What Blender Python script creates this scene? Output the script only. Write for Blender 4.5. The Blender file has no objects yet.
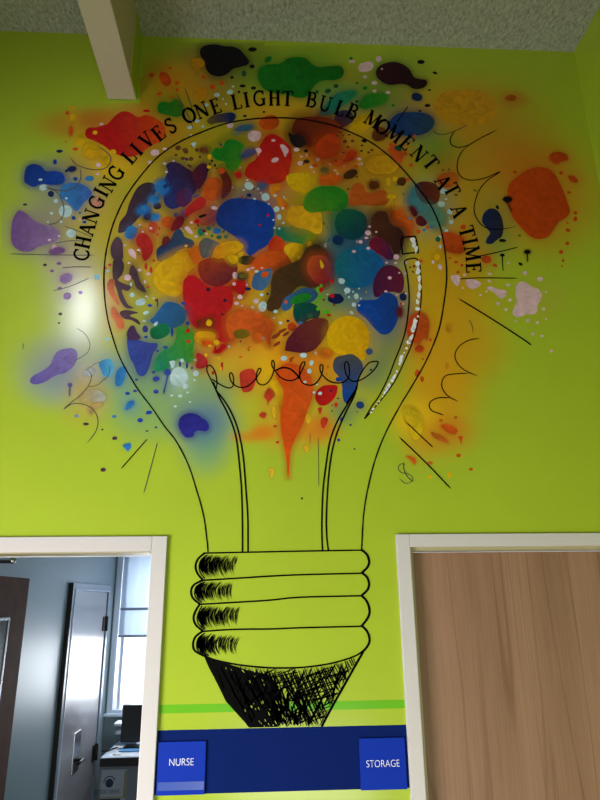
import bpy, bmesh, math, random
from mathutils import Vector, Matrix
random.seed(11)
C = bpy.context.scene.collection
SC = bpy.context.scene

# ------------------------------------------------------------------ camera (solved from the photograph's vanishing points)
F = 620.0
PIT, YAW, ROL = math.radians(17.8919), math.radians(3.26867), math.radians(-0.68755)
CAM = Vector((0, -2.04414, 1.97862))
def cam_axes():
    cy, sy = math.cos(YAW), math.sin(YAW)
    f = Vector((sy*math.cos(PIT), cy*math.cos(PIT), math.sin(PIT)))
    ri = Vector((cy, -sy, 0)); u = ri.cross(f)
    return math.cos(ROL)*ri+math.sin(ROL)*u, -math.sin(ROL)*ri+math.cos(ROL)*u, f
RX, UX, FX = cam_axes()
def on_plane(px, py, y=0.0):
    """where the sight line of photo point (px,py) meets the plane Y=y"""
    d = FX*F + RX*(px-300) + UX*(400-py)
    return CAM + d*((y-CAM.y)/d.y)
def W(px, py):
    p = on_plane(px, py); return (p.x, p.z)
cam = bpy.data.cameras.new('camera'); co = bpy.data.objects.new('camera', cam); C.objects.link(co)
cam.sensor_fit = 'HORIZONTAL'; cam.sensor_width = 36; cam.lens = 36*F/600; cam.clip_start = .02
M = Matrix((RX, UX, -FX)).transposed().to_4x4(); M.translation = CAM
co.matrix_world = M
SC.camera = co

# ------------------------------------------------------------------ materials
def lin(c):
    return tuple(((v/255)/12.92 if v/255 <= .04045 else ((v/255+.055)/1.055)**2.4) for v in c[:3])+(1,)
def newmat(name):
    m = bpy.data.materials.new(name); m.use_nodes = True
    nt = m.node_tree; return m, nt, nt.nodes['Principled BSDF']
def noise(nt, scale, detail=4, rough=.5, stretch=None, dist=0):
    tc = nt.nodes.new('ShaderNodeTexCoord'); mp = nt.nodes.new('ShaderNodeMapping')
    nt.links.new(tc.outputs['Object'], mp.inputs[0])
    if stretch: mp.inputs['Scale'].default_value = stretch
    n = nt.nodes.new('ShaderNodeTexNoise'); n.inputs['Scale'].default_value = scale
    n.inputs['Detail'].default_value = detail; n.inputs['Roughness'].default_value = rough
    n.inputs['Distortion'].default_value = dist
    nt.links.new(mp.outputs[0], n.inputs['Vector']); return n
def bump(nt, b, n, strength, dist=.002):
    bp = nt.nodes.new('ShaderNodeBump'); bp.inputs['Strength'].default_value = strength; bp.inputs['Distance'].default_value = dist
    nt.links.new(n.outputs['Fac'], bp.inputs['Height']); nt.links.new(bp.outputs[0], b.inputs['Normal'])
def ramp(nt, n, stops):
    r = nt.nodes.new('ShaderNodeValToRGB'); el = r.color_ramp.elements
    while len(el) < len(stops): el.new(.5)
    for e, (p, c) in zip(el, stops): e.position = p; e.color = lin(c)
    nt.links.new(n.outputs['Fac'], r.inputs[0]); return r
def plain(name, c, rough=.5, metal=0, bmp=0, bscale=60, var=0, spec=.5):
    m, nt, b = newmat(name)
    b.inputs['Roughness'].default_value = rough; b.inputs['Metallic'].default_value = metal
    b.inputs['Specular IOR Level'].default_value = spec
    n = noise(nt, bscale)
    k = 1-var
    r = ramp(nt, n, [(.3, tuple(v*k for v in c)), (.7, c)]); nt.links.new(r.outputs[0], b.inputs['Base Color'])
    if bmp: bump(nt, b, n, bmp)
    return m
LIME = (169, 191, 46)
def paint_mat(name, attr=None, c=LIME, rough=.6, coat=.42, mottle=0, alpha=False, spec=.16):
    m, nt, b = newmat(name)
    b.inputs['Roughness'].default_value = rough; b.inputs['Specular IOR Level'].default_value = spec
    b.inputs['Coat Weight'].default_value = coat; b.inputs['Coat Roughness'].default_value = .17
    n = noise(nt, 260, 2); bump(nt, b, n, .07, .001)
    n2 = noise(nt, 3 if not mottle else 26, 4, .6, None, 0 if not mottle else 1.2)
    mx = nt.nodes.new('ShaderNodeMix'); mx.data_type = 'RGBA'; mx.blend_type = 'MULTIPLY'; mx.inputs[0].default_value = 1
    k = 248 if not mottle else 255-mottle
    r = ramp(nt, n2, [(.3, (k, k, k)), (.7, (255, 255, 255))]); nt.links.new(r.outputs[0], mx.inputs[7])
    if attr:
        a = nt.nodes.new('ShaderNodeAttribute'); a.attribute_name = attr; nt.links.new(a.outputs['Color'], mx.inputs[6])
    else: mx.inputs[6].default_value = lin(c)
    nt.links.new(mx.outputs[2], b.inputs['Base Color'])
    if alpha: nt.links.new(a.outputs['Alpha'], b.inputs['Alpha'])
    return m
M_LIME = paint_mat('lime wall paint')
M_PAINT = paint_mat('mural paint', 'Col', mottle=40, coat=.22, spec=.08)
M_HAZE = paint_mat('airbrushed haze', 'Col', mottle=0)
M_SPRAY = paint_mat('overspray', 'Col', coat=.0, spec=.05, alpha=True)
M_NAVY = paint_mat('navy wall paint', c=(0, 27, 96), coat=0, rough=.9)
M_STRIPE = paint_mat('leaf green paint', c=(104, 184, 16))
M_BLACK = plain('black marker paint', (4, 3, 4), .7, spec=.06)
M_FRAME = plain('off white enamel', (208, 202, 204), .4, spec=.3, bmp=.03, bscale=90)
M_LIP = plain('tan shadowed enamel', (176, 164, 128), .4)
M_BEAM = plain('beam white paint', (198, 187, 172), .6, bmp=.01, bscale=30, var=.02)
def ceil_mat():
    m, nt, b = newmat('fibrous acoustic ceiling'); b.inputs['Roughness'].default_value = .95
    b.inputs['Specular IOR Level'].default_value = .1
    n = noise(nt, 85, 8, .75, (1, .55, 1), .6)
    r = ramp(nt, n, [(.30, (118, 121, 108)), (.5, (168, 171, 155)), (.72, (205, 206, 192))])
    nt.links.new(r.outputs[0], b.inputs['Base Color']); bump(nt, b, n, .7, .006); return m
M_CEIL = ceil_mat()
def wood_mat():
    m, nt, b = newmat('plain sliced oak veneer'); b.inputs['Roughness'].default_value = .55
    n = noise(nt, 3.2, 5, .55, (2.6, 1, .16), .6)
    r = ramp(nt, n, [(.28, (138, 102, 80)), (.42, (150, 113, 90)), (.55, (155, 118, 95)), (.75, (160, 123, 100))])
    n2 = noise(nt, 60, 5, .6, (4, 1, .06), .2)
    r2 = ramp(nt, n2, [(.35, (238, 233, 230)), (.6, (255, 255, 255))])
    mx = nt.nodes.new('ShaderNodeMix'); mx.data_type = 'RGBA'; mx.blend_type = 'MULTIPLY'; mx.inputs[0].default_value = 1
    nt.links.new(r.outputs[0], mx.inputs[6]); nt.links.new(r2.outputs[0], mx.inputs[7])
    # long dark cathedral streaks
    n3 = noise(nt, 1.5, 2, .4, (5.5, 1, .28), 1.4)
    r3 = ramp(nt, n3, [(.44, (255, 255, 255)), (.48, (212, 200, 192)), (.515, (255, 255, 255))])
    mx2 = nt.nodes.new('ShaderNodeMix'); mx2.data_type = 'RGBA'; mx2.blend_type = 'MULTIPLY'; mx2.inputs[0].default_value = .7
    nt.links.new(mx.outputs[2], mx2.inputs[6]); nt.links.new(r3.outputs[0], mx2.inputs[7])
    nt.links.new(mx2.outputs[2], b.inputs['Base Color']); return m
M_WOOD = wood_mat()
M_BROWN = plain('brown door veneer', (112, 76, 60), .7, spec=.2, var=.12, bscale=14)
M_NWALL = plain('blue grey room paint', (146, 164, 170), .42, bmp=.03, bscale=120)
M_NCEIL = plain('white room ceiling', (225, 228, 230), .8)
M_GDOOR = plain('grey satin door', (150, 148, 152), .28, var=.05, bscale=8)
M_GFRAME = plain('grey steel frame', (128, 142, 162), .35)
M_STEEL = plain('brushed steel', (190, 192, 198), .25, 1)
M_BRONZE = plain('dark bronze hinge', (34, 28, 28), .4, .6)
M_BLK = plain('black plastic', (12, 13, 16), .4)
M_DGLASS = plain('dark door glass', (6, 8, 14), .25, spec=.2)
M_SIGN = plain('royal blue acrylic', (3, 46, 168), .5, spec=.12)
M_SLOT = plain('sign insert', (58, 84, 172), .25)
M_WHITE = plain('white lettering', (240, 243, 250), .5)
M_WINF = plain('white window frame', (222, 232, 248), .35)
M_PAPER = plain('white paper', (238, 242, 248), .7)
M_BLUEP = plain('light blue paper', (96, 160, 214), .6)
M_DESK = plain('grey laminate', (120, 132, 148), .4)
M_DTOP = plain('pale blue desk top', (206, 222, 240), .35)
M_FLOOR = plain('vinyl floor', (176, 170, 158), .35, var=.1, bscale=12)
M_OFFW = plain('hall off white paint', (206, 206, 190), .7)
M_CARD = plain('grey white notice card', (170, 182, 196), .6)
M_OLIVE = plain('olive yellow card border', (150, 148, 70), .6)
M_DKBLUE = plain('dark blue ink', (24, 40, 78), .5)
def glass_mat():
    m, nt, b = newmat('thin window glass'); out = nt.nodes['Material Output']; nt.nodes.remove(b)
    t = nt.nodes.new('ShaderNodeBsdfTransparent'); t.inputs[0].default_value = (.95, .97, 1, 1); g = nt.nodes.new('ShaderNodeBsdfGlossy'); g.inputs['Roughness'].default_value = .03
    fr_ = nt.nodes.new('ShaderNodeFresnel'); fr_.inputs[0].default_value = 1.4; mx = nt.nodes.new('ShaderNodeMixShader')
    nt.links.new(fr_.outputs[0], mx.inputs[0]); nt.links.new(t.outputs[0], mx.inputs[1]); nt.links.new(g.outputs[0], mx.inputs[2]); nt.links.new(mx.outputs[0], out.inputs[0]); return m
M_GLASS = glass_mat()
def blind_mat():
    m, nt, b = newmat('translucent roller blind')
    out = nt.nodes['Material Output']; tr = nt.nodes.new('ShaderNodeBsdfTranslucent'); tr.inputs[0].default_value = lin((226, 236, 244))
    n = noise(nt, 40, 3, .5, (1, 1, .05)); r = ramp(nt, n, [(.3, (206, 216, 226)), (.7, (218, 227, 236))]); nt.links.new(r.outputs[0], tr.inputs[0])
    b.inputs['Base Color'].default_value = lin((216, 222, 228)); mx = nt.nodes.new('ShaderNodeMixShader'); mx.inputs[0].default_value = .55
    nt.links.new(b.outputs[0], mx.inputs[1]); nt.links.new(tr.outputs[0], mx.inputs[2]); nt.links.new(mx.outputs[0], out.inputs[0]); return m
M_BLIND = blind_mat()

# ------------------------------------------------------------------ object helpers
def obj(name, bm, mat, parent=None, label=None, smooth=False):
    me = bpy.data.meshes.new(name); bm.normal_update(); bm.to_mesh(me); bm.free()
    for m in (mat if isinstance(mat, (list, tuple)) else [mat]): me.materials.append(m)
    if smooth:
        for p in me.polygons: p.use_smooth = True
    o = bpy.data.objects.new(name, me); C.objects.link(o)
    if parent:
        o.parent = parent; o.matrix_parent_inverse = Matrix.Translation(-world_loc(parent))
    if label: o['label'] = label
    return o
def world_loc(o):
    return Vector((0, 0, 0)) if o.parent else Vector(o.location)   # parts keep world coordinates in their meshes
def thing(name, label, cat, loc, group=None):
    o = bpy.data.objects.new(name, None); C.objects.link(o); o.location = loc; o.empty_display_size = .05
    if label: o['label'] = label
    if cat: o['category'] = cat
    if group: o['group'] = group
    return o
def struct(name, bm, mat, label=None):
    o = obj(name, bm, mat); o['kind'] = 'structure'
    if label: o['label'] = label
    return o
def sroot(name, loc, label=None):
    o = bpy.data.objects.new(name, None); C.objects.link(o); o.location = loc; o['kind'] = 'structure'
    if label: o['label'] = label
    return o
def box(bm, x0, x1, y0, y1, z0, z1, bev=0, mi=0):
    r = bmesh.ops.create_cube(bm, size=1)
    vs = r['verts']
    for v in vs:
        v.co = Vector((x0+(v.co.x+.5)*(x1-x0), y0+(v.co.y+.5)*(y1-y0), z0+(v.co.z+.5)*(z1-z0)))
    fs = set(f for v in vs for f in v.link_faces)
    for f in fs: f.material_index = mi
    if bev:
        es = list(set(e for v in vs for e in v.link_edges))
        bmesh.ops.bevel(bm, geom=es, offset=bev, segments=2, affect='EDGES', profile=.6)
    return bm
def bx(*a, **k): return box(bmesh.new(), *a, **k)
def cyl(bm, p0, p1, r, n=14, r2=None):
    p0, p1 = Vector(p0), Vector(p1); d = p1-p0
    m = Matrix.Translation((p0+p1)/2) @ d.to_track_quat('Z', 'Y').to_matrix().to_4x4()
    bmesh.ops.create_cone(bm, cap_ends=True, segments=n, radius1=r, radius2=r if r2 is None else r2, depth=d.length, matrix=m); return bm
def prism(bm, pts, z0, z1):
    lo = [bm.verts.new((x, y, z0)) for x, y in pts]; hi = [bm.verts.new((x, y, z1)) for x, y in pts]
    bm.faces.new(lo[::-1]); bm.faces.new(hi)
    for i in range(len(pts)):
        j = (i+1) % len(pts); bm.faces.new((lo[i], lo[j], hi[j], hi[i]))
    return bm

# ================================================================== THE SETTING
def avx(*ps): return sum(W(*p)[0] for p in ps)/len(ps)
def avz(*ps): return sum(W(*p)[1] for p in ps)/len(ps)
NX1 = avx((168.3, 540), (161.2, 660), (153.6, 796))          # nurse frame: outer right edge
SX0 = avx((394.3, 537), (404.4, 690), (411, 798))            # storage frame: outer left edge
NZ1 = avz((60, 537.6), (160, 536)); SZ1 = avz((400, 534), (500, 534), (590, 533.6))
FACE = .047
NXi, NZi = NX1-FACE, NZ1-FACE
SXi, SZi = SX0+FACE-.003, SZ1-FACE+.006
COR = Vector(W(573.5, 49.5)); CX, CZ = COR.x, COR.y+0        # corner of the angled wall, ceiling height
CZ = avz((20, 31), (140, 38), (300, 43), (573.5, 49.5))
NX0 = NXi-.72-FACE
SX1 = min(SX0+.92+2*FACE, CX-.03)
T = .12
XL, YB = -3.0, -5.0
bm = bmesh.new()
box(bm, XL, NX0, 0, T, 0, CZ); box(bm, NX0, NX1, 0, T, NZ1, CZ); box(bm, NX1, SX0, 0, T, 0, CZ)
box(bm, SX0, SX1, 0, T, SZ1, CZ); box(bm, SX1, CX, 0, T, 0, CZ)
struct('wall_back', bm, M_LIME, 'lime green painted wall with the two doorways')
struct('wall_right', bx(CX, CX+.1, YB, T, 0, CZ), M_LIME, 'lime green side wall meeting the ceiling at top right')
struct('wall_left', bx(XL-.1, XL, YB, T, 0, CZ), M_OFFW)
struct('wall_front', bx(XL-.1, CX+.1, YB-.1, YB, 0, CZ), M_OFFW)
struct('floor', prism(bmesh.new(), [(XL-.1, 5.4), (XL-.1, YB-.1), (CX+.1, YB-.1), (CX+.1, 5.4)], -.06, 0), M_FLOOR)
struct('ceiling', bx(XL-.1, CX+.1, YB-.1, T, CZ, CZ+.1), M_CEIL, 'grey fibrous ceiling')

# beam that runs out of the mural wall
bl, br = W(108, 100), W(136.3, 100)
bz = avz((108, 100), (136, 100))
beam = sroot('trim_3', (bl[0], 0, bz), 'white ceiling beam end standing out over the mural at upper left')
obj('beam', bx(bl[0], br[0], -4.99, -.002, bz, CZ-.001, bev=.004), M_BEAM, beam)
# the last stretch of its right side is painted like the wall
yj = -.115
obj('painted_end', bx(br[0], br[0]+.0025, yj, -.001, bz+.004, CZ-.002), M_LIME, beam, 'green painted end of the beam side')

# painted bands low on the wall
def wall_quad(name, x0, x1, z0, z1, mat, y, label):
    bm = bmesh.new(); vs = [bm.verts.new(p) for p in ((x0, y, z0), (x1, y, z0), (x1, y, z1), (x0, y, z1))]; bm.faces.new(vs)
    return struct(name, bm, mat, label)
nz1 = avz((165, 730.2), (282, 727.5), (404, 724.8)); nz0 = avz((156, 795), (282, 791.5), (409, 788))
wall_quad('trim_1', NX1, SX0, nz0, nz1, M_NAVY, -.0002, 'navy painted band between the door frames')
gz1 = avz((163, 704.8), (400, 699.8)); gz0 = avz((162, 713.3), (401, 708.5))
wall_quad('trim_2', NX1, SX0, gz0, gz1, M_STRIPE, -.0002, 'thin darker green painted stripe above the navy band')

# storage doorway
d2 = sroot('door_2', ((SX0+SX1)/2, 0, 0), 'closed oak veneer storage door in an off white frame')
bm = bmesh.new(); yf = -.014
box(bm, SX0, SXi, yf, .13, 0, SZ1, bev=.0025); box(bm, SXi, SX1-FACE, yf, .13, SZi, SZ1, bev=.0025); box(bm, SX1-FACE, SX1, yf, .13, 0, SZ1, bev=.0025)
fr = obj('door_frame', bm, M_FRAME, d2, 'off white frame')
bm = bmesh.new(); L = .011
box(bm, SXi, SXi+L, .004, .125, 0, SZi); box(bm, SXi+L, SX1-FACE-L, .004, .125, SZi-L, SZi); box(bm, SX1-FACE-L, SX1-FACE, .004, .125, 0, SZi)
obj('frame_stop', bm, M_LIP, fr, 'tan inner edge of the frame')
lf = obj('door_leaf', bx(SXi+L+.003, SX1-FACE-L-.003, .034, .078, .008, SZi-L-.004, bev=.002), M_WOOD, d2, 'oak veneer door leaf')
bm = cyl(bmesh.new(), (SXi+L+.07, .034, .98), (SXi+L+.07, -.02, .98), .011); box(bm, SXi+L+.06, SXi+L+.18, -.03, -.016, .97, .99, bev=.004)
cyl(bm, (SXi+L+.07, .035, .98), (SXi+L+.07, .028, .98), .03)
obj('door_handle', bm, M_STEEL, lf)
# back of the storage cupboard
# nurse doorway and open leaf
d1 = sroot('door_1', ((NX0+NX1)/2, 0, 0), 'open doorway of the nurse room with off white frame and brown door swung inward')
bm = bmesh.new()
box(bm, NXi, NX1, yf, .14, 0, NZ1, bev=.0025); box(bm, NX0+FACE, NXi, yf, .14, NZi, NZ1, bev=.0025); box(bm, NX0, NX0+FACE, yf, .14, 0, NZ1, bev=.0025)
fr = obj('door_frame', bm, M_FRAME, d1, 'off white frame')
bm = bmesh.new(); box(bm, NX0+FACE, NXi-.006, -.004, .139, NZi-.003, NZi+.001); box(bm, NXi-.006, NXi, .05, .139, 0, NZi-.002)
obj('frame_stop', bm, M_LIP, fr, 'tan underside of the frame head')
obj('frame_lit_edge', bx(NX0+FACE, NXi-.006, .1405, .146, NZi-.0045, NZi+.004), M_WHITE, fr, 'white strip standing in for the lit edge of the frame head')  # light caught by the head's rear edge, put in as a white strip
leaf_x = NX0+.01
pe = on_plane(30, 578, .0)
# leaf: parallel to the side wall, free end where the sight line of its corner meets the leaf plane
def on_xplane(px, py, x):
    d = FX*F+RX*(px-300)+UX*(400-py); return CAM+d*((x-CAM.x)/d.x)
lx = NX0-.005
pE = on_xplane(30, 578.5, lx)
LZ = pE.z
lf = obj('door_leaf', bx(lx-.044, lx, .15, pE.y, .008, LZ, bev=.002), M_BROWN, d1, 'brown door leaf swung into the room')
pv = on_xplane(9, 617, lx); pv2 = on_xplane(3, 680, lx)
vy, vz = pv.y, pv.z
vb = vz-.75
bm = bmesh.new()
for a in ((vy-.30, vy, vz-.012, vz), (vy-.30, vy, vb, vb+.012), (vy-.012, vy, vb+.012, vz-.012), (vy-.30, vy-.288, vb+.012, vz-.012)):
    box(bm, lx, lx+.007, a[0], a[1], a[2], a[3], bev=.002)
vp = obj('vision_frame', bm, M_STEEL, lf, 'steel frame of the narrow door window')
obj('vision_glass', bx(lx, lx+.003, vy-.288, vy-.012, vb+.012, vz-.012), M_DGLASS, vp, 'dark glass pane')
# overhead closer: body on the leaf, arm reaching to the head
pk = on_plane(13, 560.5, .34)
bm = bmesh.new(); cyl(bm, (lx+.03, .34, pk.z-.004), (pk.x, .34, pk.z-.004), .006); cyl(bm, (lx+.03, .34, pk.z-.02), (lx+.03, .34, pk.z+.012), .011)
box(bm, lx-.03, lx+.05, .22, .42, pk.z-.055, pk.z-.018, bev=.006)
cl = obj('door_closer', bm, M_BRONZE, d1, 'dark overhead closer with its arm')
bm = bmesh.new(); bmesh.ops.create_uvsphere(bm, u_segments=14, v_segments=10, radius=.012, matrix=Matrix.Translation((pk.x, .34, pk.z)))
obj('pivot_knob', bm, M_STEEL, cl, 'bright steel pivot', True)

# ------------------------------------------------------------------ the nurse room behind the doorway
SWX = -1.45; BWY = on_xplane(110.5, 640, SWX).y; RZ = 2.62
pdn, pdf = on_xplane(70.5, 600, SWX), on_xplane(103.5, 620, SWX)      # near and far edge of the grey door
DZ = on_xplane(74, 590, SWX).z
struct('wall_nurse_left', bx(SWX-.1, SWX, T, BWY+.1, 0, RZ), M_NWALL, 'blue grey side wall of the nurse room')
struct('wall_nurse_right', bx(NX1+.35, NX1+.45, T, BWY, 0, RZ), M_NWALL)
WX0 = on_plane(112.3, 640, BWY).x; WX1 = NX1+.2; WZ0 = on_plane(112, 713, BWY).z; WZ1 = 2.52
bm = bmesh.new(); rx = NX1+.35
box(bm, SWX, WX0, BWY, BWY+.1, 0, RZ); box(bm, WX0, WX1, BWY, BWY+.1, 0, WZ0); box(bm, WX0, WX1, BWY, BWY+.1, WZ1, RZ); box(bm, WX1, rx, BWY, BWY+.1, 0, RZ)
struct('wall_nurse_back', bm, M_NWALL, 'blue grey window wall of the nurse room')
struct('ceiling_nurse', bx(SWX-.1, rx+.1, T, BWY+.1, RZ, RZ+.05), M_NCEIL)
# window
w1 = sroot('window_1', ((WX0+WX1)/2, BWY, WZ0), 'white framed window with a half lowered pale blind')
bm = bmesh.new(); fw = .05
box(bm, WX0, WX0+fw, BWY-.025, BWY+.08, WZ0, WZ1, bev=.004); box(bm, WX1-fw, WX1, BWY-.025, BWY+.08, WZ0, WZ1, bev=.004)
box(bm, WX0+fw, WX1-fw, BWY-.025, BWY+.08, WZ0, WZ0+.03, bev=.004); box(bm, WX0+fw, WX1-fw, BWY-.025, BWY+.08, WZ1-.03, WZ1, bev=.004)
box(bm, WX0+.075, WX0+.105, BWY+.02, BWY+.07, WZ0+.03, WZ1-.03, bev=.004)
box(bm, (WX0+WX1)/2, (WX0+WX1)/2+.05, BWY+.02, BWY+.07, WZ0+.03, WZ1-.03, bev=.004)
obj('window_frame', bm, M_WINF, w1)
zb0 = on_plane(130, 635, BWY).z; zb1 = on_plane(130, 609, BWY).z
obj('window_pane', bx(WX0+fw, WX1-fw, BWY+.072, BWY+.076, WZ0+.03, WZ1-.03), M_GLASS, w1)
bl_ = obj('roller_blind', bx(WX0+fw+.002, WX1-fw-.002, BWY+.004, BWY+.006, zb0, WZ1-.03), M_BLIND, w1, 'pale translucent blind')
bm = bmesh.new(); box(bm, WX0+fw+.002, WX1-fw-.002, BWY-.002, BWY+.010, zb0-.02, zb0, bev=.003); box(bm, WX0+fw+.002, WX1-fw-.002, BWY-.001, BWY+.008, zb1-.012, zb1+.012, bev=.003)
obj('blind_rail', bm, M_GFRAME, bl_, 'grey rails of the blind')
obj('window_sill', bx(WX0-.02, WX1+.02, BWY-.05, BWY, WZ0-.025, WZ0-.001, bev=.004), M_WINF, w1)
# grey door in the side wall
d3 = sroot('door_3', (SWX, (pdn.y+pdf.y)/2, 0), 'closed grey door in the side wall of the nurse room')
ya, yb = pdn.y, pdf.y
bm = bmesh.new()
box(bm, SWX, SWX+.03, ya-.06, ya, 0, DZ+.05, bev=.004); box(bm, SWX, SWX+.03, yb, yb+.06, 0, DZ+.05, bev=.004); box(bm, SWX, SWX+.03, ya, yb, DZ, DZ+.05, bev=.004)
fr3 = obj('door_frame', bm, M_GFRAME, d3)
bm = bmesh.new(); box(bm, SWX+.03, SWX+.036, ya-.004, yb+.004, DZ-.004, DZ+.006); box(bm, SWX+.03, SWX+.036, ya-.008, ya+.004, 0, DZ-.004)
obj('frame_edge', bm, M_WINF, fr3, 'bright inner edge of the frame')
bm = bmesh.new(); box(bm, SWX, SWX+.033, ya-.075, ya-.062, 0, DZ+.05)
obj('frame_shadow_gap', bm, M_BLK, fr3, 'black strip standing in for the shadow gap beside the frame')  # shade beside the frame put in as a black strip
lf3 = obj('door_leaf', bx(SWX, SWX+.018, ya+.004, yb-.004, .008, DZ-.006, bev=.002), M_GDOOR, d3)
for py in (624, 745):
    ph = on_xplane(102.5, py, SWX+.02)
    bm = cyl(bmesh.new(), (SWX+.03, yb-.014, ph.z-.062), (SWX+.03, yb-.014, ph.z+.062), .016)
    box(bm, SWX+.018, SWX+.026, yb-.10, yb-.012, ph.z-.06, ph.z+.06, bev=.002)
    obj('hinge', bm, M_BRONZE, lf3, 'dark bronze hinge')
ph = on_xplane(76, 752, SWX+.02)
bm = bx(SWX+.018, SWX+.026, ph.y-.09, ph.y+.09, ph.z-.14, ph.z+.14, bev=.003)
hp = obj('lock_plate', bm, M_STEEL, lf3, 'steel lock plate')
bm = cyl(bmesh.new(), (SWX+.026, ph.y-.01, ph.z-.05), (SWX+.085, ph.y-.01, ph.z-.05), .012)
cyl(bm, (SWX+.08, ph.y-.01, ph.z-.05), (SWX+.08, ph.y-.15, ph.z-.05), .012, r2=.01); bmesh.ops.create_uvsphere(bm, u_segments=12, v_segments=8, radius=.0135, matrix=Matrix.Translation((SWX+.08, ph.y-.01, ph.z-.05)))
obj('lever_handle', bm, M_BRONZE, hp, 'dark lever handle', True)
# desk under the window
DX0 = SWX+.02; DZT = .765
fy = 3.62
# sight line through the front edge fixes the height of the top
DZT = on_plane(118, 757.5, fy).z
DX0 = on_plane(100.5, 757, fy).x; DX1 = NX1+.2
desk = thing('reception_desk', 'grey desk with a black edged pale top under the nurse room window', 'desk', ((DX0+DX1)/2, fy+.35, 0))
obj('desk_top', bx(DX0, DX1, fy, BWY-.06, DZT-.03, DZT, bev=.002), M_DTOP, desk, 'pale blue glossy top')
obj('edge_band', bx(DX0, DX1, fy-.012, fy-.001, DZT-.062, DZT-.001, bev=.003), M_BLK, desk, 'black front edge')
obj('front_panel', bx(DX0+.01, DX1-.02, fy+.02, fy+.04, .02, DZT-.032, bev=.002), M_DESK, desk)
for xs in (DX0+.01, DX1-.05): obj('side_panel', bx(xs, xs+.03, fy+.042, BWY-.08, 0, DZT-.032, bev=.002), M_DESK, desk)
# notice card on the desk front
def P3(px, py, y): return on_plane(px, py, y)
cyp = fy+.018
a, b_ = P3(98, 770, cyp), P3(126, 799, cyp)
card = thing('notice_card', 'grey white notice card with a round dark emblem on the desk front', 'notice', ((a.x+b_.x)/2, cyp, b_.z))
cz1, cz0 = P3(112, 769.5, cyp).z, P3(112, 806, cyp).z; cx0, cx1 = DX0+.015, P3(126, 785, cyp).x
obj('card', bx(cx0, cx1, cyp-.003, cyp+.001, cz0, cz1), M_CARD, card)
bm = bmesh.new(); xb = cx1-.016; box(bm, xb, cx1-.001, cyp-.0045, cyp-.003, P3(112, 798, cyp).z, cz1-.01); box(bm, cx0+.01, xb, cyp-.0045, cyp-.003, P3(112, 798, cyp).z, P3(112, 797, cyp).z)
obj('card_border', bm, M_OLIVE, card, 'olive yellow border')
obj('card_band', bx(cx0+.002, xb-.02, cyp-.004, cyp-.003, cz0+.001, P3(112, 798.5, cyp).z), M_DKBLUE, card, 'navy band')
ec = P3(109.5, 783, cyp)
bm = bmesh.new(); bmesh.ops.create_circle(bm, cap_ends=True, segments=24, radius=.031, matrix=Matrix.Translation((ec.x, cyp-.005, ec.z)) @ Matrix.Rotation(math.pi/2, 4, 'X'))
for i in range(10):
    t0, t1 = math.radians(20+i*16), math.radians(20+(i+1)*16)
    q = [bm.verts.new((ec.x+r*math.cos(t), cyp-.005, ec.z+.004+r*math.sin(t))) for r, t in ((.040, t0), (.047, t0), (.047, t1), (.040, t1))]; bm.faces.new(q)
obj('round_emblem', bm, M_DKBLUE, card, 'dark round emblem under an arc')
def text_mesh(s, size, cx, y, cz, mat, name, parent, label, wid=None, rot=0, bold=0.0):
    cu = bpy.data.curves.new(name, 'FONT'); cu.body = s; cu.size = size; cu.align_x = 'CENTER'; cu.align_y = 'CENTER'; cu.offset = bold
    t = bpy.data.objects.new(name, cu); C.objects.link(t); bpy.context.view_layer.update()
    me = bpy.data.meshes.new_from_object(t.evaluated_get(bpy.context.evaluated_depsgraph_get()))
    bpy.data.objects.remove(t); bpy.data.curves.remove(cu)
    bm = bmesh.new(); bm.from_mesh(me); bpy.data.meshes.remove(me)
    xs = [v.co.x for v in bm.verts]; k = (wid/(max(xs)-min(xs))) if wid else 1; xm = (max(xs)+min(xs))/2
    zs = [v.co.y for v in bm.verts]; zm = (max(zs)+min(zs))/2
    for v in bm.verts:
        p = Vector(((v.co.x-xm)*k, v.co.y-zm)); p.rotate(Matrix.Rotation(rot, 2))
        v.co = Vector((cx+p.x, y, cz+p.y))
    return obj(name, bm, mat, parent, label)
tc_ = P3(107.5, 791.5, cyp)
text_mesh('GOOD NEWS', .042, tc_.x, cyp-.005, tc_.z, M_DKBLUE, 'lettering', card, 'small dark lettering', .19)
# monitor, papers, tray on the desk
my = 3.93
m0, m1 = P3(122.5, 705, my), P3(139, 705, my)
mz0 = P3(130, 737, my).z
mon = thing('computer_monitor', 'black computer monitor standing on the desk by the doorway edge', 'monitor', (m0.x+.11, my+.03, DZT))
obj('screen', bx(m0.x, m0.x+.46, my, my+.05, DZT+.045, m0.z, bev=.012), M_BLK, mon)
obj('stand', bx(m0.x+.18, m0.x+.28, my+.051, my+.075, DZT+.012, m0.z-.1, bev=.004), M_BLK, mon)
obj('base', bx(m0.x+.03, m0.x+.40, my-.02, my+.12, DZT+.0005, DZT+.012, bev=.004), M_BLK, mon)
def sheet(cx, cy, w, d, rot, z, mat, name, label, cat, th=.002, group=None):
    bm = bx(-w/2, w/2, -d/2, d/2, 0, th); 
    o = obj(name, bm, mat); o.location = (cx, cy, z); o.rotation_euler.z = rot
    o['label'] = label; o['category'] = cat
    if group: o['group'] = group
    return o
def ondesk(px, py):
    d = FX*F+RX*(px-300)+UX*(400-py); return CAM+d*((DZT-CAM.z)/d.z)
p = ondesk(108, 743); sheet(max(p.x+.03, DX0+.13), 3.98, .21, .22, .25, DZT+.001, M_PAPER, 'paper_sheet', 'white paper sheet at the left end of the desk', 'paper')
p = ondesk(131, 752); sheet(p.x-.02, 3.70, .27, .13, -.05, DZT+.001, M_PAPER, 'paper_sheet.001', 'white paper sheet at the front edge of the desk below the monitor', 'paper')
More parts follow.
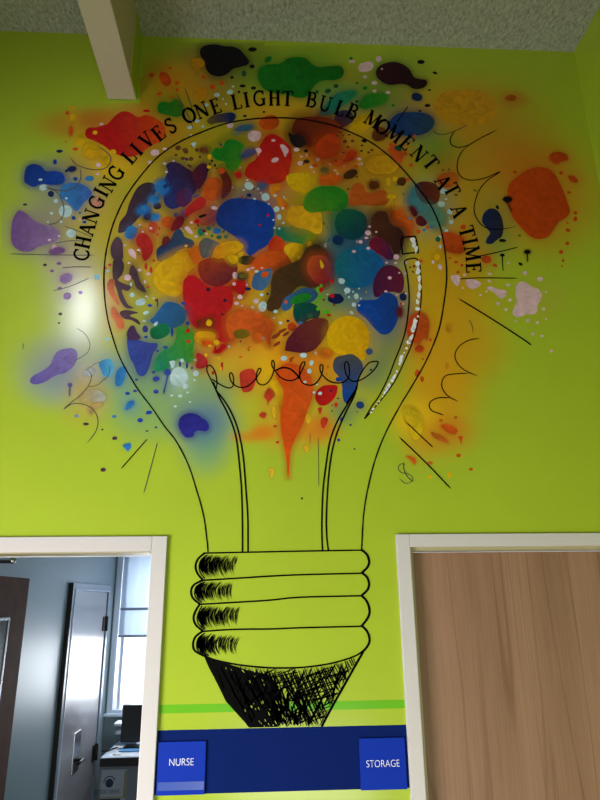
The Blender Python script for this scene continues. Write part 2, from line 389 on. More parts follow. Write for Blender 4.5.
p = ondesk(131, 747.5); sheet(p.x+.06, 3.85, .26, .10, .04, DZT+.004, M_BLUEP, 'folder', 'light blue folder in front of the black monitor base', 'folder', .004)
p = ondesk(116, 756); bm = bmesh.new(); bmesh.ops.create_uvsphere(bm, u_segments=18, v_segments=10, radius=.035)
for v in bm.verts: v.co.z = max(v.co.z, -.008)*.5+.004
o = obj('computer_mouse', bm, M_PAPER, smooth=True); o.location = (p.x, p.y+.03, DZT+.001); o['label'] = 'small white rounded computer mouse at the front edge of the desk'; o['category'] = 'mouse'
# black pen / cable lying across the papers
bm = bmesh.new(); pr = [ondesk(*t) for t in ((101.5, 752), (108, 752), (112, 750), (117, 748.5))]
for a_, c_ in zip(pr, pr[1:]): cyl(bm, (a_.x, a_.y, DZT+.008), (c_.x, c_.y, DZT+.008), .005, 8)
o = obj('cable', bm, M_BLK); o['label'] = 'short black cable lying on the desk papers'; o['category'] = 'cable'
# two tier letter tray behind
ty = BWY-.23
t1, t2 = P3(117.5, 726, ty), P3(118.5, 734, ty)
tray = thing('letter_tray', 'two tier tray with white papers against the wall under the window', 'tray', (t1.x+.06, ty+.08, DZT))
for xx in (t1.x-.02, t1.x+.16):
    for y9 in (ty+.02, ty+.13): obj('tray_post', bx(xx, xx+.006, y9, y9+.01, DZT, t1.z+.01), M_GFRAME, tray)
for zz in (t1.z, t2.z): obj('tier', bx(t1.x-.025, t1.x+.17, ty, ty+.15, zz-.006, zz-.001, bev=.002), M_GFRAME, tray)
for zz, dx in ((t1.z, 0), (t2.z, .02)):
    obj('paper_stack', bx(t1.x-.03+dx, t1.x+.15, ty-.02, ty+.14, zz, zz+.024, bev=.006), M_PAPER, tray, 'white papers')

# ================================================================== DOOR SIGNS
def sign(word, tl, tr, br_, bl2, txt, label, slot):
    ps = [W(*p) for p in (tl, tr, br_, bl2)]
    x0 = (ps[0][0]+ps[3][0])/2; x1 = (ps[1][0]+ps[2][0])/2; z1 = (ps[0][1]+ps[1][1])/2; z0 = (ps[2][1]+ps[3][1])/2
    s = thing('door_sign', label, 'sign', ((x0+x1)/2, 0, z0))
    obj('plate', bx(x0, x1, -.0075, -.001, z0, z1, bev=.0012), M_SIGN, s, 'glossy blue plate')
    if slot:
        zz = W(182, 781)[1]; zz0 = W(182, 789.5)[1]
        obj('insert_strip', bx(x0+.003, x1-.002, -.0081, -.0076, zz0, zz), M_SLOT, s, 'paler blue insert strip')
    a = W(*txt[0]); b = W(*txt[1]); cc = W((txt[0][0]+txt[1][0])/2, (txt[0][1]+txt[1][1])/2)
    text_mesh(word, .027, cc[0], -.0083, cc[1], M_WHITE, 'lettering', s, 'white lettering reading '+word, b[0]-a[0], 0, -.0004)
sign('NURSE', (158.6, 741.4), (206, 740.6), (205, 794), (157, 795), ((169.8, 761.7), (194, 760.9)), 'blue NURSE sign with white letters beside the open doorway', True)
sign('STORAGE', (359, 738), (404, 736.7), (407, 788.5), (360.5, 790), ((366, 763.2), (399, 762.4)), 'blue STORAGE sign with white letters beside the oak door', False)

# ================================================================== THE MURAL
mc = W(280, 300)
mural = thing('wall_mural', 'painted light bulb mural bursting with colour splashes on the lime wall', 'mural', (mc[0], 0, mc[1]))
def catmull(pts, closed=True, n=6):
    out = []; N = len(pts)
    rng = range(N) if closed else range(N-1)
    for i in rng:
        g = (lambda k: pts[k % N]) if closed else (lambda k: pts[min(max(k, 0), N-1)])
        p0, p1, p2, p3 = g(i-1), g(i), g(i+1), g(i+2)
        for s in range(n):
            t = s/n
            out.append(tuple(.5*((2*p1[k])+(-p0[k]+p2[k])*t+(2*p0[k]-5*p1[k]+4*p2[k]-p3[k])*t*t+(-p0[k]+3*p1[k]-3*p2[k]+p3[k])*t**3) for k in (0, 1)))
    if not closed: out.append(pts[-1])
    return out
def lerp(a, b, t): return tuple(a[k]+(b[k]-a[k])*t for k in range(3))
LAY = [0.0005]
def layer(): return -LAY[0]
def setcol(o, cols):
    at = o.data.color_attributes.new('Col', 'FLOAT_COLOR', 'POINT')
    flat = [x for c in cols for x in c]
    at.data.foreach_set('color', flat)
def splash_parent(): return splashes

splashes = mural
# ---- palette
PAL = dict(k=(16,12,24), n=(24,40,96), b=(24,68,172), c=(50,130,205), p=(195,226,235), i=(238,198,214), r=(200,24,26), o=(228,88,22), g=(22,128,34), t=(18,108,82), y=(238,186,18), u=(98,66,140), m=(106,30,36), d=(72,46,30), v=(74,46,72), w=(246,246,246), a=(212,150,24), l=(70,92,140), e=(110,100,40), s=(130,85,150))
def COL(c): return lin(PAL[c] if isinstance(c, str) else c)
DARK_TOP = 1.0
BLOTS = []   # (kind, polygon, col1, col2, axis)
def P(c, pts, c2=None, ax=None): BLOTS.append((catmull(pts), c, c2, ax))
def E(c, x, y, rx_, ry_=None, rot=0, c2=None, ax=None, wob=.06):
    ry_ = ry_ or rx_; n = 12 if max(rx_, ry_) > 2.2 else 8; r = math.radians(rot); pts = []
    for i in range(n):
        t = 2*math.pi*i/n; k = 1+random.uniform(-wob, wob); X, Y = rx_*k*math.cos(t), ry_*k*math.sin(t)
        pts.append((x+X*math.cos(r)-Y*math.sin(r), y+X*math.sin(r)+Y*math.cos(r)))
    BLOTS.append((catmull(pts, True, 3), c, c2, ax))
def D(c, x, y, rx_, ry_, x2, y2):    # drop with a run of paint
    pts = [(x-rx_, y), (x-rx_*.6, y-ry_*.8), (x, y-ry_), (x+rx_*.6, y-ry_*.8), (x+rx_, y), (x+rx_*.5, y+ry_*.8), (x+.7, y+ry_*1.2), (x2+.5, y2), (x2-.5, y2), (x-.7, y+ry_*1.2), (x-rx_*.5, y+ry_*.8)]
    BLOTS.append((catmull(pts, True, 3), c, None, None))
#@@B0
# outside the bulb
P('b',[(24,180),(26,168),(33,164),(41,166),(46,171),(54,171),(62,173),(65,179),(62,184),(52,185),(42,184),(34,187),(27,184)])
P('r',[(85,133),(88,128),(97,127),(107,124),(114,117),(121,112),(129,112),(138,117),(146,115),(155,118),(163,124),(166,133),(160,141),(148,148),(138,155),(126,157),(114,153),(104,146),(94,141),(87,138)],(226,84,20),(125,130,170,135))
E('y',81,140,5,7,20); E('y',73,118,3,5); E('o',71,131,2,5); E('y',72,107.5,2.3,2); E('o',67.5,113,2,2); E('o',75.5,149,3,1.6); E('y',95,132.5,2.4,2); E('y',95,145,2.2,1.3); E('y',113,152,3.2,2.6); E('a',66,141.5,1.5,1.2)
E('y',92,151,9,8,20,c2=(215,160,20)); E('y',106,161,6,5); E('i',98.5,165,2.6,2.4); E('i',101.5,124,2,1.2); E('i',98,174,2,1.3)
E('n',59.5,151.3,3.2,1.6); E('b',55,162,2,2.6); E('n',72,169,4.6,2.8,-10); E('n',66.5,171,1.5,1.5); E('b',75.5,179,2.3,2); E('c',89.5,178.5,4.6,2.6)
P('k',[(200,51),(203,46.5),(210,44.5),(217,44.5),(224,46),(232,46.5),(239,49),(244,54),(249,61),(247,65),(240,67),(233,69),(227,74),(219,76.5),(211,74.5),(206,69),(204.5,62),(201,57)])
P('a',[(191.5,62),(193,59),(198,58.3),(203,60.5),(204,65),(200,69),(197,75),(195.5,70),(192,67)]); P('a',[(194,90),(197,87.5),(203,87.5),(207,91),(206,96),(202,100.5),(197,99),(194.5,95)],(215,140,20))
E('o',165,79,5.2,8,-30,c2=(200,75,25)); E('o',151.5,75,3,2.4,-20); E('o',159.3,94,2.7,1.8,-15); E('o',170,68,2,1.3); E('o',177,83,2.1,2); E('o',177.2,90,1.5,1.8); E('o',203.5,77,2,2); E('o',212.5,87,2.4,3); E('o',222,83,2.7,2.4); E('o',172,97,1.6,1); E('r',146.5,111,3.6,1.4)
P('g',[(157.5,109),(159,103.5),(164,101.5),(170,102.5),(175,99),(180,102),(183,108),(182,115),(176,117),(167,115),(160,113)],(60,120,30))
E('p',217,95,2.8,2); E('p',230,92,3.2,2.3,-15); E('p',206.5,105,2,1.6); E('p',204,112.5,1.2,1.2); E('p',197.5,121,2.6,1.7,-15); E('p',190,127.5,3,1.6,-8); E('p',203,126.5,1.5,1.2); E('p',226,104,1,1); E('p',223,99,1,1); E('p',233,86.5,1.3,1)
P('n',[(207,121),(212,116),(222,113.5),(232,112.5),(236,116),(233,121),(224,122.5),(217,123),(211,124.5)],(110,90,45),(230,116,208,122)); E('i',230.5,125.5,3.2,2.3,-20)
for a in [(252.5,49.5,4.4,2.3),(252,66.5,2.7,2),(242.5,86,3,1.6),(253.5,88,2.6,1.7),(245,116,2,1.1),(232,77.5,1.8,1.4),(264,112,1.6,1),(239,92,1.5,1.2)]: E('k',*a)
E((40,80,60),244,73.5,2.4,3.2); E('g',268,59.5,4.2,2.8,-35)
P('g',[(258,72),(261,67),(268,64.5),(280,63.5),(288,58.5),(298,57),(306,58.5),(312,64),(319,67),(330,66),(340,66),(344,71),(342,77),(335,80),(323,80.5),(316,84),(311,91),(306,97),(296,97.5),(285,94),(275,93.5),(264,89),(258.5,80)],(16,108,24))
P((20,130,130),[(319,113),(325,105),(335,95),(345,91),(355,90.5),(356,95),(348,102),(340,108),(331,115),(321,115.5)],(40,140,90),(320,115,356,90)); P('n',[(334,119),(338,112),(345,110),(352,113),(354,120),(348,125),(341,128),(336,124)],(70,60,60))
P('g',[(360,102),(366,95.5),(377,93.3),(386,94),(388,98),(383,104),(374,107),(364,109),(359,106)],(60,150,40))
P((56,16,32),[(376,71),(380,65.5),(388,62.5),(396,62),(404,65),(410,70),(414,77),(420,79),(426,80),(427,84),(423,88),(414,89),(407,85),(400,84),(390,85),(382,82),(377,77)],(34,10,22))
for a in [(366,67,8,5,-15),(378.7,59,2.8,2.8),(365,77,2.1,1.5),(374.5,83,2.8,2),(374.5,91,2.1,1.5),(388,92.5,2.4,1.5),(352,61.5,3.2,1.6),(382,69,1,1)]: E('i',*a)
for a in [(421,62,3.7,2.1),(435,73,2.5,1.3,20),(429.5,90,1.6,1),(420,111,1.6,1),(427.5,105.5,3.1,1.6)]: E('k',*a)
E('n',417,97,5.6,4,10); E('g',365,88,2.4,2); E('g',393,105.5,1.6,1.5); E((30,90,50),328,91,3.2,2.2,-20); E((30,90,50),336,86,2.5,2); E((30,90,50),317,92,2,2); E('g',351,58.5,2,1.5); E((40,70,40),357,101.5,2,1.5); E((40,70,40),357,83,1.5,1)
P((20,62,138),[(388,124),(397,114),(410,112),(424,113),(432,117),(434.5,124),(428,132),(415,136),(401,135),(391,131)],(40,70,100))
P('a',[(434,108),(437,98),(446,92),(458,90.5),(472,90),(485,92.5),(494,99),(497,108),(493,118),(483,124),(468,126.5),(452,123),(440,117)],(216,156,30)); E((185,95,20),511,98,6,3.2)
P((206,72,18),[(508,188),(511,182),(517,177),(527,170),(536,167),(546,168),(553,172),(558,180),(563,190),(567,201),(570,211),(567,217),(559,222),(554,229),(549,236),(541,239),(533,238),(525,232),(518,224),(512,216),(509,205),(507.5,196)],(190,66,14))
P((206,72,18),[(549,158),(552,153),(560,152),(567,155),(568,160),(562,161.5),(556.5,164.5),(551,161)]); P((206,72,18),[(568,176),(573,176),(577.5,180),(576,183),(571,181)])
for a in [(561,173,2,2,0),(569,192.5,2.2,1.4),(575.3,213,2.2,1.8),(575.3,219,2,2.6),(568,230.3,2.4,1.8,25),(567.3,243.5,2.1,1.8,30),(561,252,2.2,2.1),(567.5,223,1.2,1),(563,260.5,1.4,1.6),(562,266.3,1,1),(515,172,2,1.6)]: E((206,72,18),*a)
D('k',507.5,199.5,5,3.2,511.5,211); P('k',[(495.5,206),(498,205.5),(499,209),(497,209)])
P('n',[(482,221),(484,213),(490,208.5),(497,210),(501.5,217),(503.5,227),(502,236),(497,240),(491.5,244),(486,243),(487,238),(490,233),(485.5,227)],(38,36,50)); E('k',502.5,240.5,3.6,1.7,5)
D('k',527.3,252,3.6,2.3,527.5,261); D('k',502.3,255.3,2.6,1.8,503,270); E('k',520.5,264,2.3,1.5,30); E('e',519.5,235.5,1.6,1.2)
P('i',[(515.5,290),(517,284.5),(522,281.5),(528,284),(533,287.5),(538,289),(541.5,294),(540.5,300),(537.5,305),(537,312),(532,314.3),(526,314),(522,316.5),(516,317),(512.5,313),(514,308),(516.5,303),(516,296)])
P('i',[(450.5,276.5),(455,275),(459.5,276),(460,281),(457.5,286),(453.5,283)]); P('i',[(465.5,281.5),(470,279),(478,281),(481,284),(478,287),(473,289),(468,287)]); P('i',[(487,287.5),(491,286.5),(497,289),(504,290),(507,293),(503,298.3),(499,297.5),(494,292.5),(488,289.5)])
for a in [(525,273,2.4,2),(540,279,3,2.2),(508,285,2.1,1.4),(510,300,2,1.5),(498,303.5,2,1.5),(506,309.5,1.6,1.4),(528,320.5,2.1,1.6),(537.3,322.5,1.7,1.4),(543.5,309,2,1.4),(533,334,1.6,1.4),(542,336,1.6,1.4),(489.5,274,2,1.2),(464.5,275,1.6,1.2),(489.5,281,2,1.2,20),(463,288,1,1),(480.5,295,1.3,1),(546,292,1,1),(516,321,1.2,1),(508.5,263,1.3,1),(551.5,351,1.5,1.4),(486.5,291.5,1,1),(546,319,1,1)]: E('i',*a)
P((206,78,24),[(442.5,233),(450,232.5),(460,236),(464,239),(463,246),(465.5,249.5),(461,253.5),(452,253),(445,250),(444,242)]); E((206,78,24),486.5,259.5,5,4,10); E((206,78,24),495,265.3,2.6,1.5,20); E((206,78,24),456,262.2,2.1,1.5); E((206,78,24),462,265.3,1.6,1.5); E((206,78,24),458,272.3,1.9,1.3); E((206,78,24),463,227,2.8,2.6); E((206,78,24),450,258,1.6,1)
P((190,78,24),[(437,179),(441,174.5),(448,172),(455,172.5),(458.5,177),(457,183),(452,186.5),(445,187.5),(439,184)],(200,110,25)); E('e',475,190.5,2.2,1,10); E('e',443,170,1.5,1.2); E('e',449,169.5,1.2,1.4); E('e',456,195,2,1.2)
for a in [(441.3,204.3,3.7,2.9),(449.6,212,2.8,2.7),(451,222,2.5,2.3),(446.2,230.5,2.1,1.5),(440.3,246.5,1.6,2.1),(443.5,228,1.2,1),(440,237,1.3,1.5),(449,218,.9,.9),(443,191,4.6,2.6,20),(446,199,1.2,1),(437,197,1,1)]: E('p',*a)
E('t',438,239.3,2.6,2.8)
E('y',412,418,9,8,20); P((232,196,30),[(403,407),(411,406),(419,412),(423,422),(422,432),(417,440),(412,436),(409,425),(404,415)])
P((218,92,24),[(440.5,426),(446,424),(454,427),(457.3,431),(454,434.5),(447,432)]); P((205,110,30),[(431,432),(436,433),(443,436),(448.5,441.5),(447,443.5),(439,440.5),(433,436.5)]); P((218,92,24),[(458,437),(460.5,435.8),(463,437),(462,440),(461.3,445),(460,441)]); E((218,92,24),458.5,455.5,2.4,2); E((218,92,24),470.8,469.2,2.1,1.6); P((218,92,24),[(406.5,456),(412,457),(416,460),(414.5,464.5),(412.5,461.5)]); E((205,110,30),455.7,417.5,1.8,1.6); E((205,110,30),441,420.5,2.2,1.6)
E('y',449,475,1.8,3.2); E('y',430,477,2.2,1.8); E((215,130,40),430,463,3,2)
# left side
P((120,82,150),[(11,236),(12,223),(15.5,214),(20,210.5),(27,214),(35,221),(45,225),(54,227.5),(60,234),(56,241),(45,245),(38,247),(32,251),(24,252),(16,248.5),(12,243)],(150,120,170),(15,235,60,235))
P('c',[(60,192),(63,185.5),(70,183),(82,184),(91.5,191.5),(90,197),(84,203),(77,211),(72,207),(66,201),(61,198)],(66,108,196))
for a in [(65.5,211.5,6.6,6.2),(71,233.5,4.6,4.2),(43.3,187.6,4.2,3,-15),(56,201,2.4,2,-20),(40.5,179.7,2.1,1.2),(51.5,213.3,1.6,1.2),(61,221.6,1.6,1.2),(66.3,198.3,1.3,1.2),(48,222,1.2,.8)]: E('p',*a)
E('i',54.5,248,2.8,3.2); P((222,150,130),[(92,205),(94,199.5),(98.5,197.5),(101,201),(99.5,206),(95,208)]); E('b',73.6,218,2.2,1.9); E('b',84.5,222,2.2,1.5); E('b',80,213,1.2,1); E('n',51,194,3.2,3.2); E('n',25,204.6,2.1,1.1); E('i',80,219.5,1.4,1.2); E('i',59,236,1.3,1); E('i',49.5,240,1.5,1)
E('s',66,278.3,6.4,5,-25,c2=(140,105,170)); E('s',67.3,296,4.2,3.6,-25); E('s',80.5,292.5,2.2,1.8); E('v',60.3,314,2.1,1.6); E('v',59,323,1.2,1); E('s',59,263.5,2.4,1.6); E('s',52,271,2,1.4); E('s',60,288.3,2.4,1.6); E('v',45,265,2,1.4); E('s',57,251,8,3.5,-10)
for a in [(97,277,2.8,2.8),(108,271,1.3,1.2),(110,291,1.9,1.8),(107.5,339,1.8,1.5)]: E((140,200,220),*a)
P((104,92,170),[(30,380),(33,376),(42,371),(50,365),(53,358),(58,351),(66,348.5),(73,348.3),(77,352),(77,359),(73,367),(65,373),(55,376),(45,382),(36,384.5),(31,383)],(130,112,180))
P('c',[(99,364),(103,360),(110,359),(113,364),(113.5,371),(109,377),(104,376),(101,370)],(90,180,220)); P('c',[(115,378),(117,371),(122,366.5),(126,370),(125,378),(121,385.5),(116,385.5)])
P('c',[(125,408),(128,402),(133,400.5),(134.5,404),(130,408.5),(126,410)]); P('c',[(123,445),(130,443),(131,447),(128,451),(125,448.5)]); E('c',114.3,416.5,2.2,1.6)
for a in [(140.2,420.2,2.9,2.2),(149,412.5,3.4,2,-8),(156,392,2.6,1.8),(127.5,393.5,2.4,1.6),(156,427.3,1.3,1),(164,391,.8,1.5)]: E('b',*a)
for a in [(114.8,438.2,2.6,1.9),(103.2,469.7,2.8,2),(86,424,3,1.4),(102.3,429.6,1.2,.9),(147,431,1.5,.8)]: E('v',*a)
E((110,130,190),76.5,416,2,1.7); D((96,96,165),70,385,2.4,2.2,69.5,395.5); P((185,160,90),[(80,398),(84,392),(92,390),(100,391),(105,396),(104,401),(96,402),(88,401),(82,402)],(170,175,170)); P((190,160,100),[(89,408),(94,404),(101,403),(101,406),(95,409),(92,414),(89,412)])
E((185,190,195),89,372,6,4,-20)
# ---- inside the bulb, upper band
P((112,34,18),[(293,125),(297,119),(305,117),(315,116.5),(325,117),(335,121),(341,126),(338,131),(330,134),(322,137),(316,143),(310,147),(303,142),(296,137),(292,131)],(140,52,22))
P((226,88,22),[(259,122),(264,117),(272,115),(278,118),(279,124),(274,129),(265,130),(260,126)])
P((238,185,18),[(349,128),(355,119),(361,115),(370,114),(375,118),(370,126),(363,132),(355,134),(349,133)])
P((120,60,30),[(372,137),(374,130),(379,127),(385,129),(387,135),(383,140),(376,141)]); E('k',364,141,3,1.6,15)
P('l',[(235,130),(240,126),(248,124.5),(253,126),(250,130),(243,131.5)],(50,110,130)); E('c',236,134.3,1.5,1)
E('i',254.5,136,6.8,5.6); E('i',230,126,3,2)
P('g',[(212,152),(216,148),(222,148),(226,141),(233,139.5),(240,142),(244,146),(241,153),(242,160),(238,168),(232,171.5),(226,167),(224,162),(217,160),(212.5,156)],(70,140,28),(225,150,242,165))
P((78,86,140),[(241,156),(246,150.5),(253,149),(256,152),(251,156),(244,158.5)])
P('r',[(262,142),(266,136.5),(272,134),(280,137),(286,142),(291,148),(292,158),(290,168),(287,178),(280,183),(268,184),(255,181),(246,176.5),(245,171),(249,164),(255,160),(258,154),(259,148)],(214,50,26),(265,150,285,185))
P('i',[(280,145.5),(284,145),(288.5,150),(286.5,155),(285,157),(283.5,153.5)]); E('i',275,160,3.8,2.3,-20); E('i',273.5,140.5,2.2,1.3); P('i',[(255.5,149),(259,147.7),(261.5,151),(259,154),(258.6,156.5),(257,152)]); E('r',238.5,175,3.4,3.6)
P('k',[(288.5,133),(291,133.5),(294,135),(299,134),(304,138),(306.5,144),(302,147),(297,148),(292,144),(289.5,138)],(50,30,36)); E('k',306,151,2,1.6); E('d',306.5,161.5,3.2,2.2)
for a in [(296.5,149.7,3,2),(300.2,163.3,2.7,2.2),(311.3,167,2,1.4),(318,159.5,1.9,1.8),(301.3,156.7,1.4,.9),(314,172,1.2,.9),(328,170,1,.8),(335,170.3,1.4,.8),(337.5,174,1.4,1),(330,164.3,1.3,.6),(359,159,2.2,1.4,20),(361.8,163.8,1.4,1.5),(344,166,.8,.6)]: E('i',*a)
P((206,66,20),[(315,150),(318,142),(325,136),(333,134),(338,138),(339.5,147),(336,154),(328,158.5),(320,158),(316,154)])
P((206,58,20),[(345,158.5),(348,152),(353,150),(357,153),(355,158),(350,161.5),(346,162)]); E((214,80,24),338,163,4.1,2.7); E((214,80,24),315,165.5,3,2); E((214,80,24),356,166.5,2.2,1.3)
P((228,102,24),[(319,178.5),(324,175),(333,174),(341,177),(342,180),(336,184),(330,186.5),(322,185.5)]); E((110,92,52),324.5,170,4.4,2.7); E((80,46,24),350.5,174.3,7.6,4.2,-28); E((80,46,24),336,161,1,1)
for a in [(345,141.5,2.2,1.8),(352.5,141,1.8,1.4),(348,147,1.6,1.2),(340,132.5,1.8,1),(337,136,1,1),(343,135.5,1,1),(349,134.8,1.4,1)]: E((120,60,22),*a)
for a in [(362,145.5,1.3,1),(368.5,152.3,1.3,1),(361.5,151,1.2,1.2),(357,177,1,1),(348,189,1,1)]: E((60,40,20),*a)
P('a',[(365,164),(371,158),(384,155.5),(394,158.5),(398.5,166),(392,173),(380,174.3),(370,172)],(226,170,24))
P((226,92,36),[(388,150),(390.5,147),(391,144.5),(394,145),(396,148.5),(400,150),(402.5,153),(405,151.5),(407,154.5),(403.5,157),(401,162.5),(396,161),(392,156)]); E((226,92,36),411,165.2,2.1,2); E((226,92,36),391.5,144.5,2.2,1.8); E((226,92,36),414.5,136,1.5,1.4); E((20,80,60),398,148.3,3.6,2.4,30)
E((110,55,22),374,185.3,5.2,4.2); E((96,48,22),401.5,181.5,5,4.4,-20); E('y',388.3,181.5,2.3,4); E('y',395,179,2.5,2.6); E((226,92,36),408,179.3,2.2,1.8); E((140,70,30),372,150,2,1.4); E((120,110,80),397,185,1.5,1)
P((208,96,26),[(348.5,200),(350,191),(354,184.5),(359,183),(364,186),(366,192),(374,192.5),(380,190),(386,191.5),(389,198),(386,204.5),(375,206),(362,205),(352,206.5),(349,205)],(190,86,26))
D('y',391.5,196.8,4.6,2.4,393,210.5)
P((86,22,36),[(414,187),(420,182),(430,182),(437.5,186),(440,195),(437,203),(430,205),(420,201),(415,195)],(110,50,30))
P((64,130,160),[(408.5,200),(411,192),(414,187.5),(417,196),(424,203.5),(432,206.5),(440,211),(444.5,218),(442,225),(435,227),(428,221),(420,213),(411,206)],(100,150,120))
P('m',[(409.5,207.5),(413,206.5),(416,210),(417,215),(414,216.5),(411,212.5)],(80,24,50)); P('m',[(415.5,219),(420,215.5),(424.5,218.5),(427,223),(423,226.5),(417,224.5)],(80,24,50))
P((228,96,24),[(390.5,213),(395,211),(401,211.5),(405,217),(410.5,221),(413,226),(412,231),(411,236),(406.5,233.5),(404,227.5),(397,225.5),(391.5,220)])
for a in [(418.3,231.5,2.4,2.1),(427.6,227.5,1.8,1.7),(399.5,234.6,2.6,1.6),(401,209.3,1.3,1.3),(421,261,2.2,1.8)]: E((228,96,24),*a)
for a in [(424,230.2,1.6,1.4),(431,227,1.6,1.4),(410,218.7,1.5,1.2)]: E('c',*a)
E('y',437,257,3,3.5); E('i',433,262,1.6,1.8); E('i',440,267,2,3,-25)
# upper left inside
P((58,34,70),[(166,166),(170,162.5),(177,162.5),(185,167),(192,172),(197,180),(196.5,190),(190,198),(181,206),(172,209),(165,204.5),(163,195),(161,185),(166,176),(167.5,170)],(44,50,120),(190,170,165,195))
P((92,28,50),[(192.5,173),(198,165.5),(204,163),(208,167.5),(206.5,178),(202,186),(198,189),(194.5,181)],(70,26,60)); P((96,36,80),[(178,192),(186,188),(192,192),(191,201),(184,207),(177,204)],(70,50,110))
P((80,56,70),[(118,231),(120,222),(126,214),(129,204),(134,193),(139,186),(147,182.5),(154,184),(156,191),(153,197),(147,204),(143,212),(137,220),(131,226),(125,231.5),(120,233)],(58,46,66))
E((70,46,60),157,206,4.2,3.6); E((70,46,60),147.5,217,4,3.4); E((110,80,40),185,150,3,2); 
for a in [(178,148,3,2.5),(186,152,2.4,1.8),(183,158.5,2.4,1.6),(191,159,2.6,2),(197,150,2,1.8),(203.5,150,4.2,3),(189.5,166,2.6,1.3,30),(176,155,1.6,1.2),(193,146,2,1.5),(200,157,1.6,1.3)]: E((112,62,36),*a)
for a in [(212,161,1.4,1.2),(215,165.5,1.2,1.4),(210,164,1,1),(208,170,1.2,1)]: E('k',*a)
E('y',209,167,2.2,1.5); E('y',209.5,157,2,2.6)
P('c',[(155,187),(157,182),(163,180.5),(166,183),(163,186),(165,188.5),(169,187),(168.5,191),(163,195),(157,192)],(40,110,200)); E('c',154,199.5,5.6,4,-10); E('c',144,210.3,6.4,4.2,-12,c2=(30,90,190)); E('c',155,217.3,4.3,3.4,-10); E('c',131.2,232.6,5.8,7,20); E('c',145,208,4.6,3,0); E('l',184,213.5,3,3.6); E('l',176,215,2.4,2.6); E('l',196,196,3.4,1.6,-25)
P((204,44,44),[(184,214),(187,207.5),(195,200.5),(201,196.5),(206,200),(205,206),(199,210),(192,213.5),(187,217)]); P((220,84,26),[(204,186),(208,179.5),(214,177.3),(220.5,179.5),(223,187),(221,195),(215,201),(207,199.5),(204,193)],(212,100,30))
P((112,40,28),[(219.5,173),(223,170),(228,174),(231.5,181),(231,190),(226,196.5),(221.5,198.5),(222,190),(222.5,182)]); P((226,84,24),[(218.5,169),(221.5,168),(225,171),(222,174),(219.5,173)]); P((176,78,56),[(200,217),(206,212),(214,211),(217.5,216),(214,222),(206,225.5),(200,223.5)])
P((196,40,38),[(136,239),(141,233.3),(147,235),(152,242),(153,250),(150,257),(145,261),(142,257),(141.5,250),(137,245)]); E((216,86,54),153,227.5,5,6,10); E((222,96,32),168,222.5,6.4,6); P((130,28,42),[(171,229),(174,221),(178,216),(183,216.5),(184,222),(179,229),(173,231)])
P((36,62,112),[(156.5,257),(157,249.5),(163,244),(170,240),(174,232.5),(178,229),(182,231),(185,237),(192,240),(194.3,244),(191,248),(184,248.5),(177,252),(170,258),(163,262),(158,261)],(60,80,110)); P((120,36,40),[(162,243),(163.5,237.5),(168,236.5),(170,240),(166.5,243),(163,246)])
P((240,188,18),[(154,278),(156,268),(162,262),(170,257.5),(178,253.5),(186,252),(193,257),(197,262),(193,268),(188,273),(185.5,283),(183,291),(177,296.5),(170,296),(162,292),(156,286)],(224,160,20),(160,275,190,260))
P((228,112,26),[(188,252),(193,247.5),(199,246.5),(202,252),(201,260),(197,265),(192,261)]); P((104,96,84),[(199,244),(205,238),(213,240),(220,244),(218,250),(210,256.5),(203,258),(200,253)],(90,110,130)); E((20,120,100),201,232,3,4); E('c',217,231,4.2,3.2); E((40,110,90),208.5,228.5,2.4,2.2); E((40,110,90),219,237.5,2.8,2.2); E((50,120,90),226,237,2.2,2); E((40,110,90),212,236,1.4,1.4)
P((166,58,30),[(199,263),(207,258.5),(218,258),(228,259),(236,263),(237.5,270),(233,278),(226,284),(218,287),(208,285),(202,280),(198,271)],(96,38,56),(210,262,222,288))
E('r',197,221.5,3,2.4); E('m',204,231,2.4,1.5); P('k',[(199,216),(205,214),(206,216),(200,218)])
# centre
P((22,66,170),[(216,216),(220,206),(228,200),(238,198),(248,199),(258,200),(268,204),(274,211),(275,220),(274,232),(272,240),(265,247),(258,251),(251,256),(246,252),(242,244),(236,238),(228,232),(220,227),(216.5,222)],(28,50,130),(250,225,216,210))
E('r',268,215.3,1.5,1.4); E('r',260,225,1.6,1); 
P((238,152,26),[(213,252.5),(217,246),(226,242),(235,241),(242,244),(243,248),(236,253),(227,256),(219,258.5),(214,257)],(240,185,20)); E('y',233,258,6,3); E((62,64,34),246.5,260.3,9,4.8,-3); P('y',[(238,254),(243,251.5),(244,254.5),(240,257)]); P('y',[(229,258),(236,256),(238,261),(234,264),(230,262)])
P((30,120,100),[(275.5,233),(278,228),(288,226),(300,227),(312,229),(316,234),(313,242),(303,244),(292,242),(281,240)],(80,145,28),(278,232,312,238))
P((228,164,24),[(287,216),(290,208),(300,206),(312,209),(320,212),(322,222),(321.5,232),(315.5,234),(308,230),(296,227),(289,222)],(240,185,24))
P((40,140,36),[(303,205),(309,192),(322,186),(338,187),(347,194),(348,204),(341,211),(324,211.5),(310,212.5)],(90,150,30),(325,190,305,212)); P((240,192,18),[(286,178.5),(290,174),(300,173),(310,173),(316,177),(316,183),(311,190),(304,194),(300,196),(297,192),(290,187)])
P((236,150,24),[(270,187),(276,183.5),(281,185),(280,190),(276,192),(279,196),(284,201),(289,206),(284,210),(278,205),(276,199),(271,195)],(228,110,24))
for a in [(249,186,4.8,3.8,20),(265.5,197,4.2,3.9),(276.5,209.3,3,3.1),(279.3,217,2.2,2.8),(282.8,208.3,1.4,1.3),(258.3,189,1.4,1.2),(275,195.6,1.8,1.2),(273.5,220,1.2,1),(283.3,223,1.1,1),(274.3,228,1.2,.9),(254,198.6,1.2,.9),(247.3,180.2,1.4,.9),(243.8,190,1.3,1.1),(268.8,204,1.1,.9),(279.3,228.6,1.1,1),(255,199,1.2,1),(261,193,1,1)]: E('p',*a)
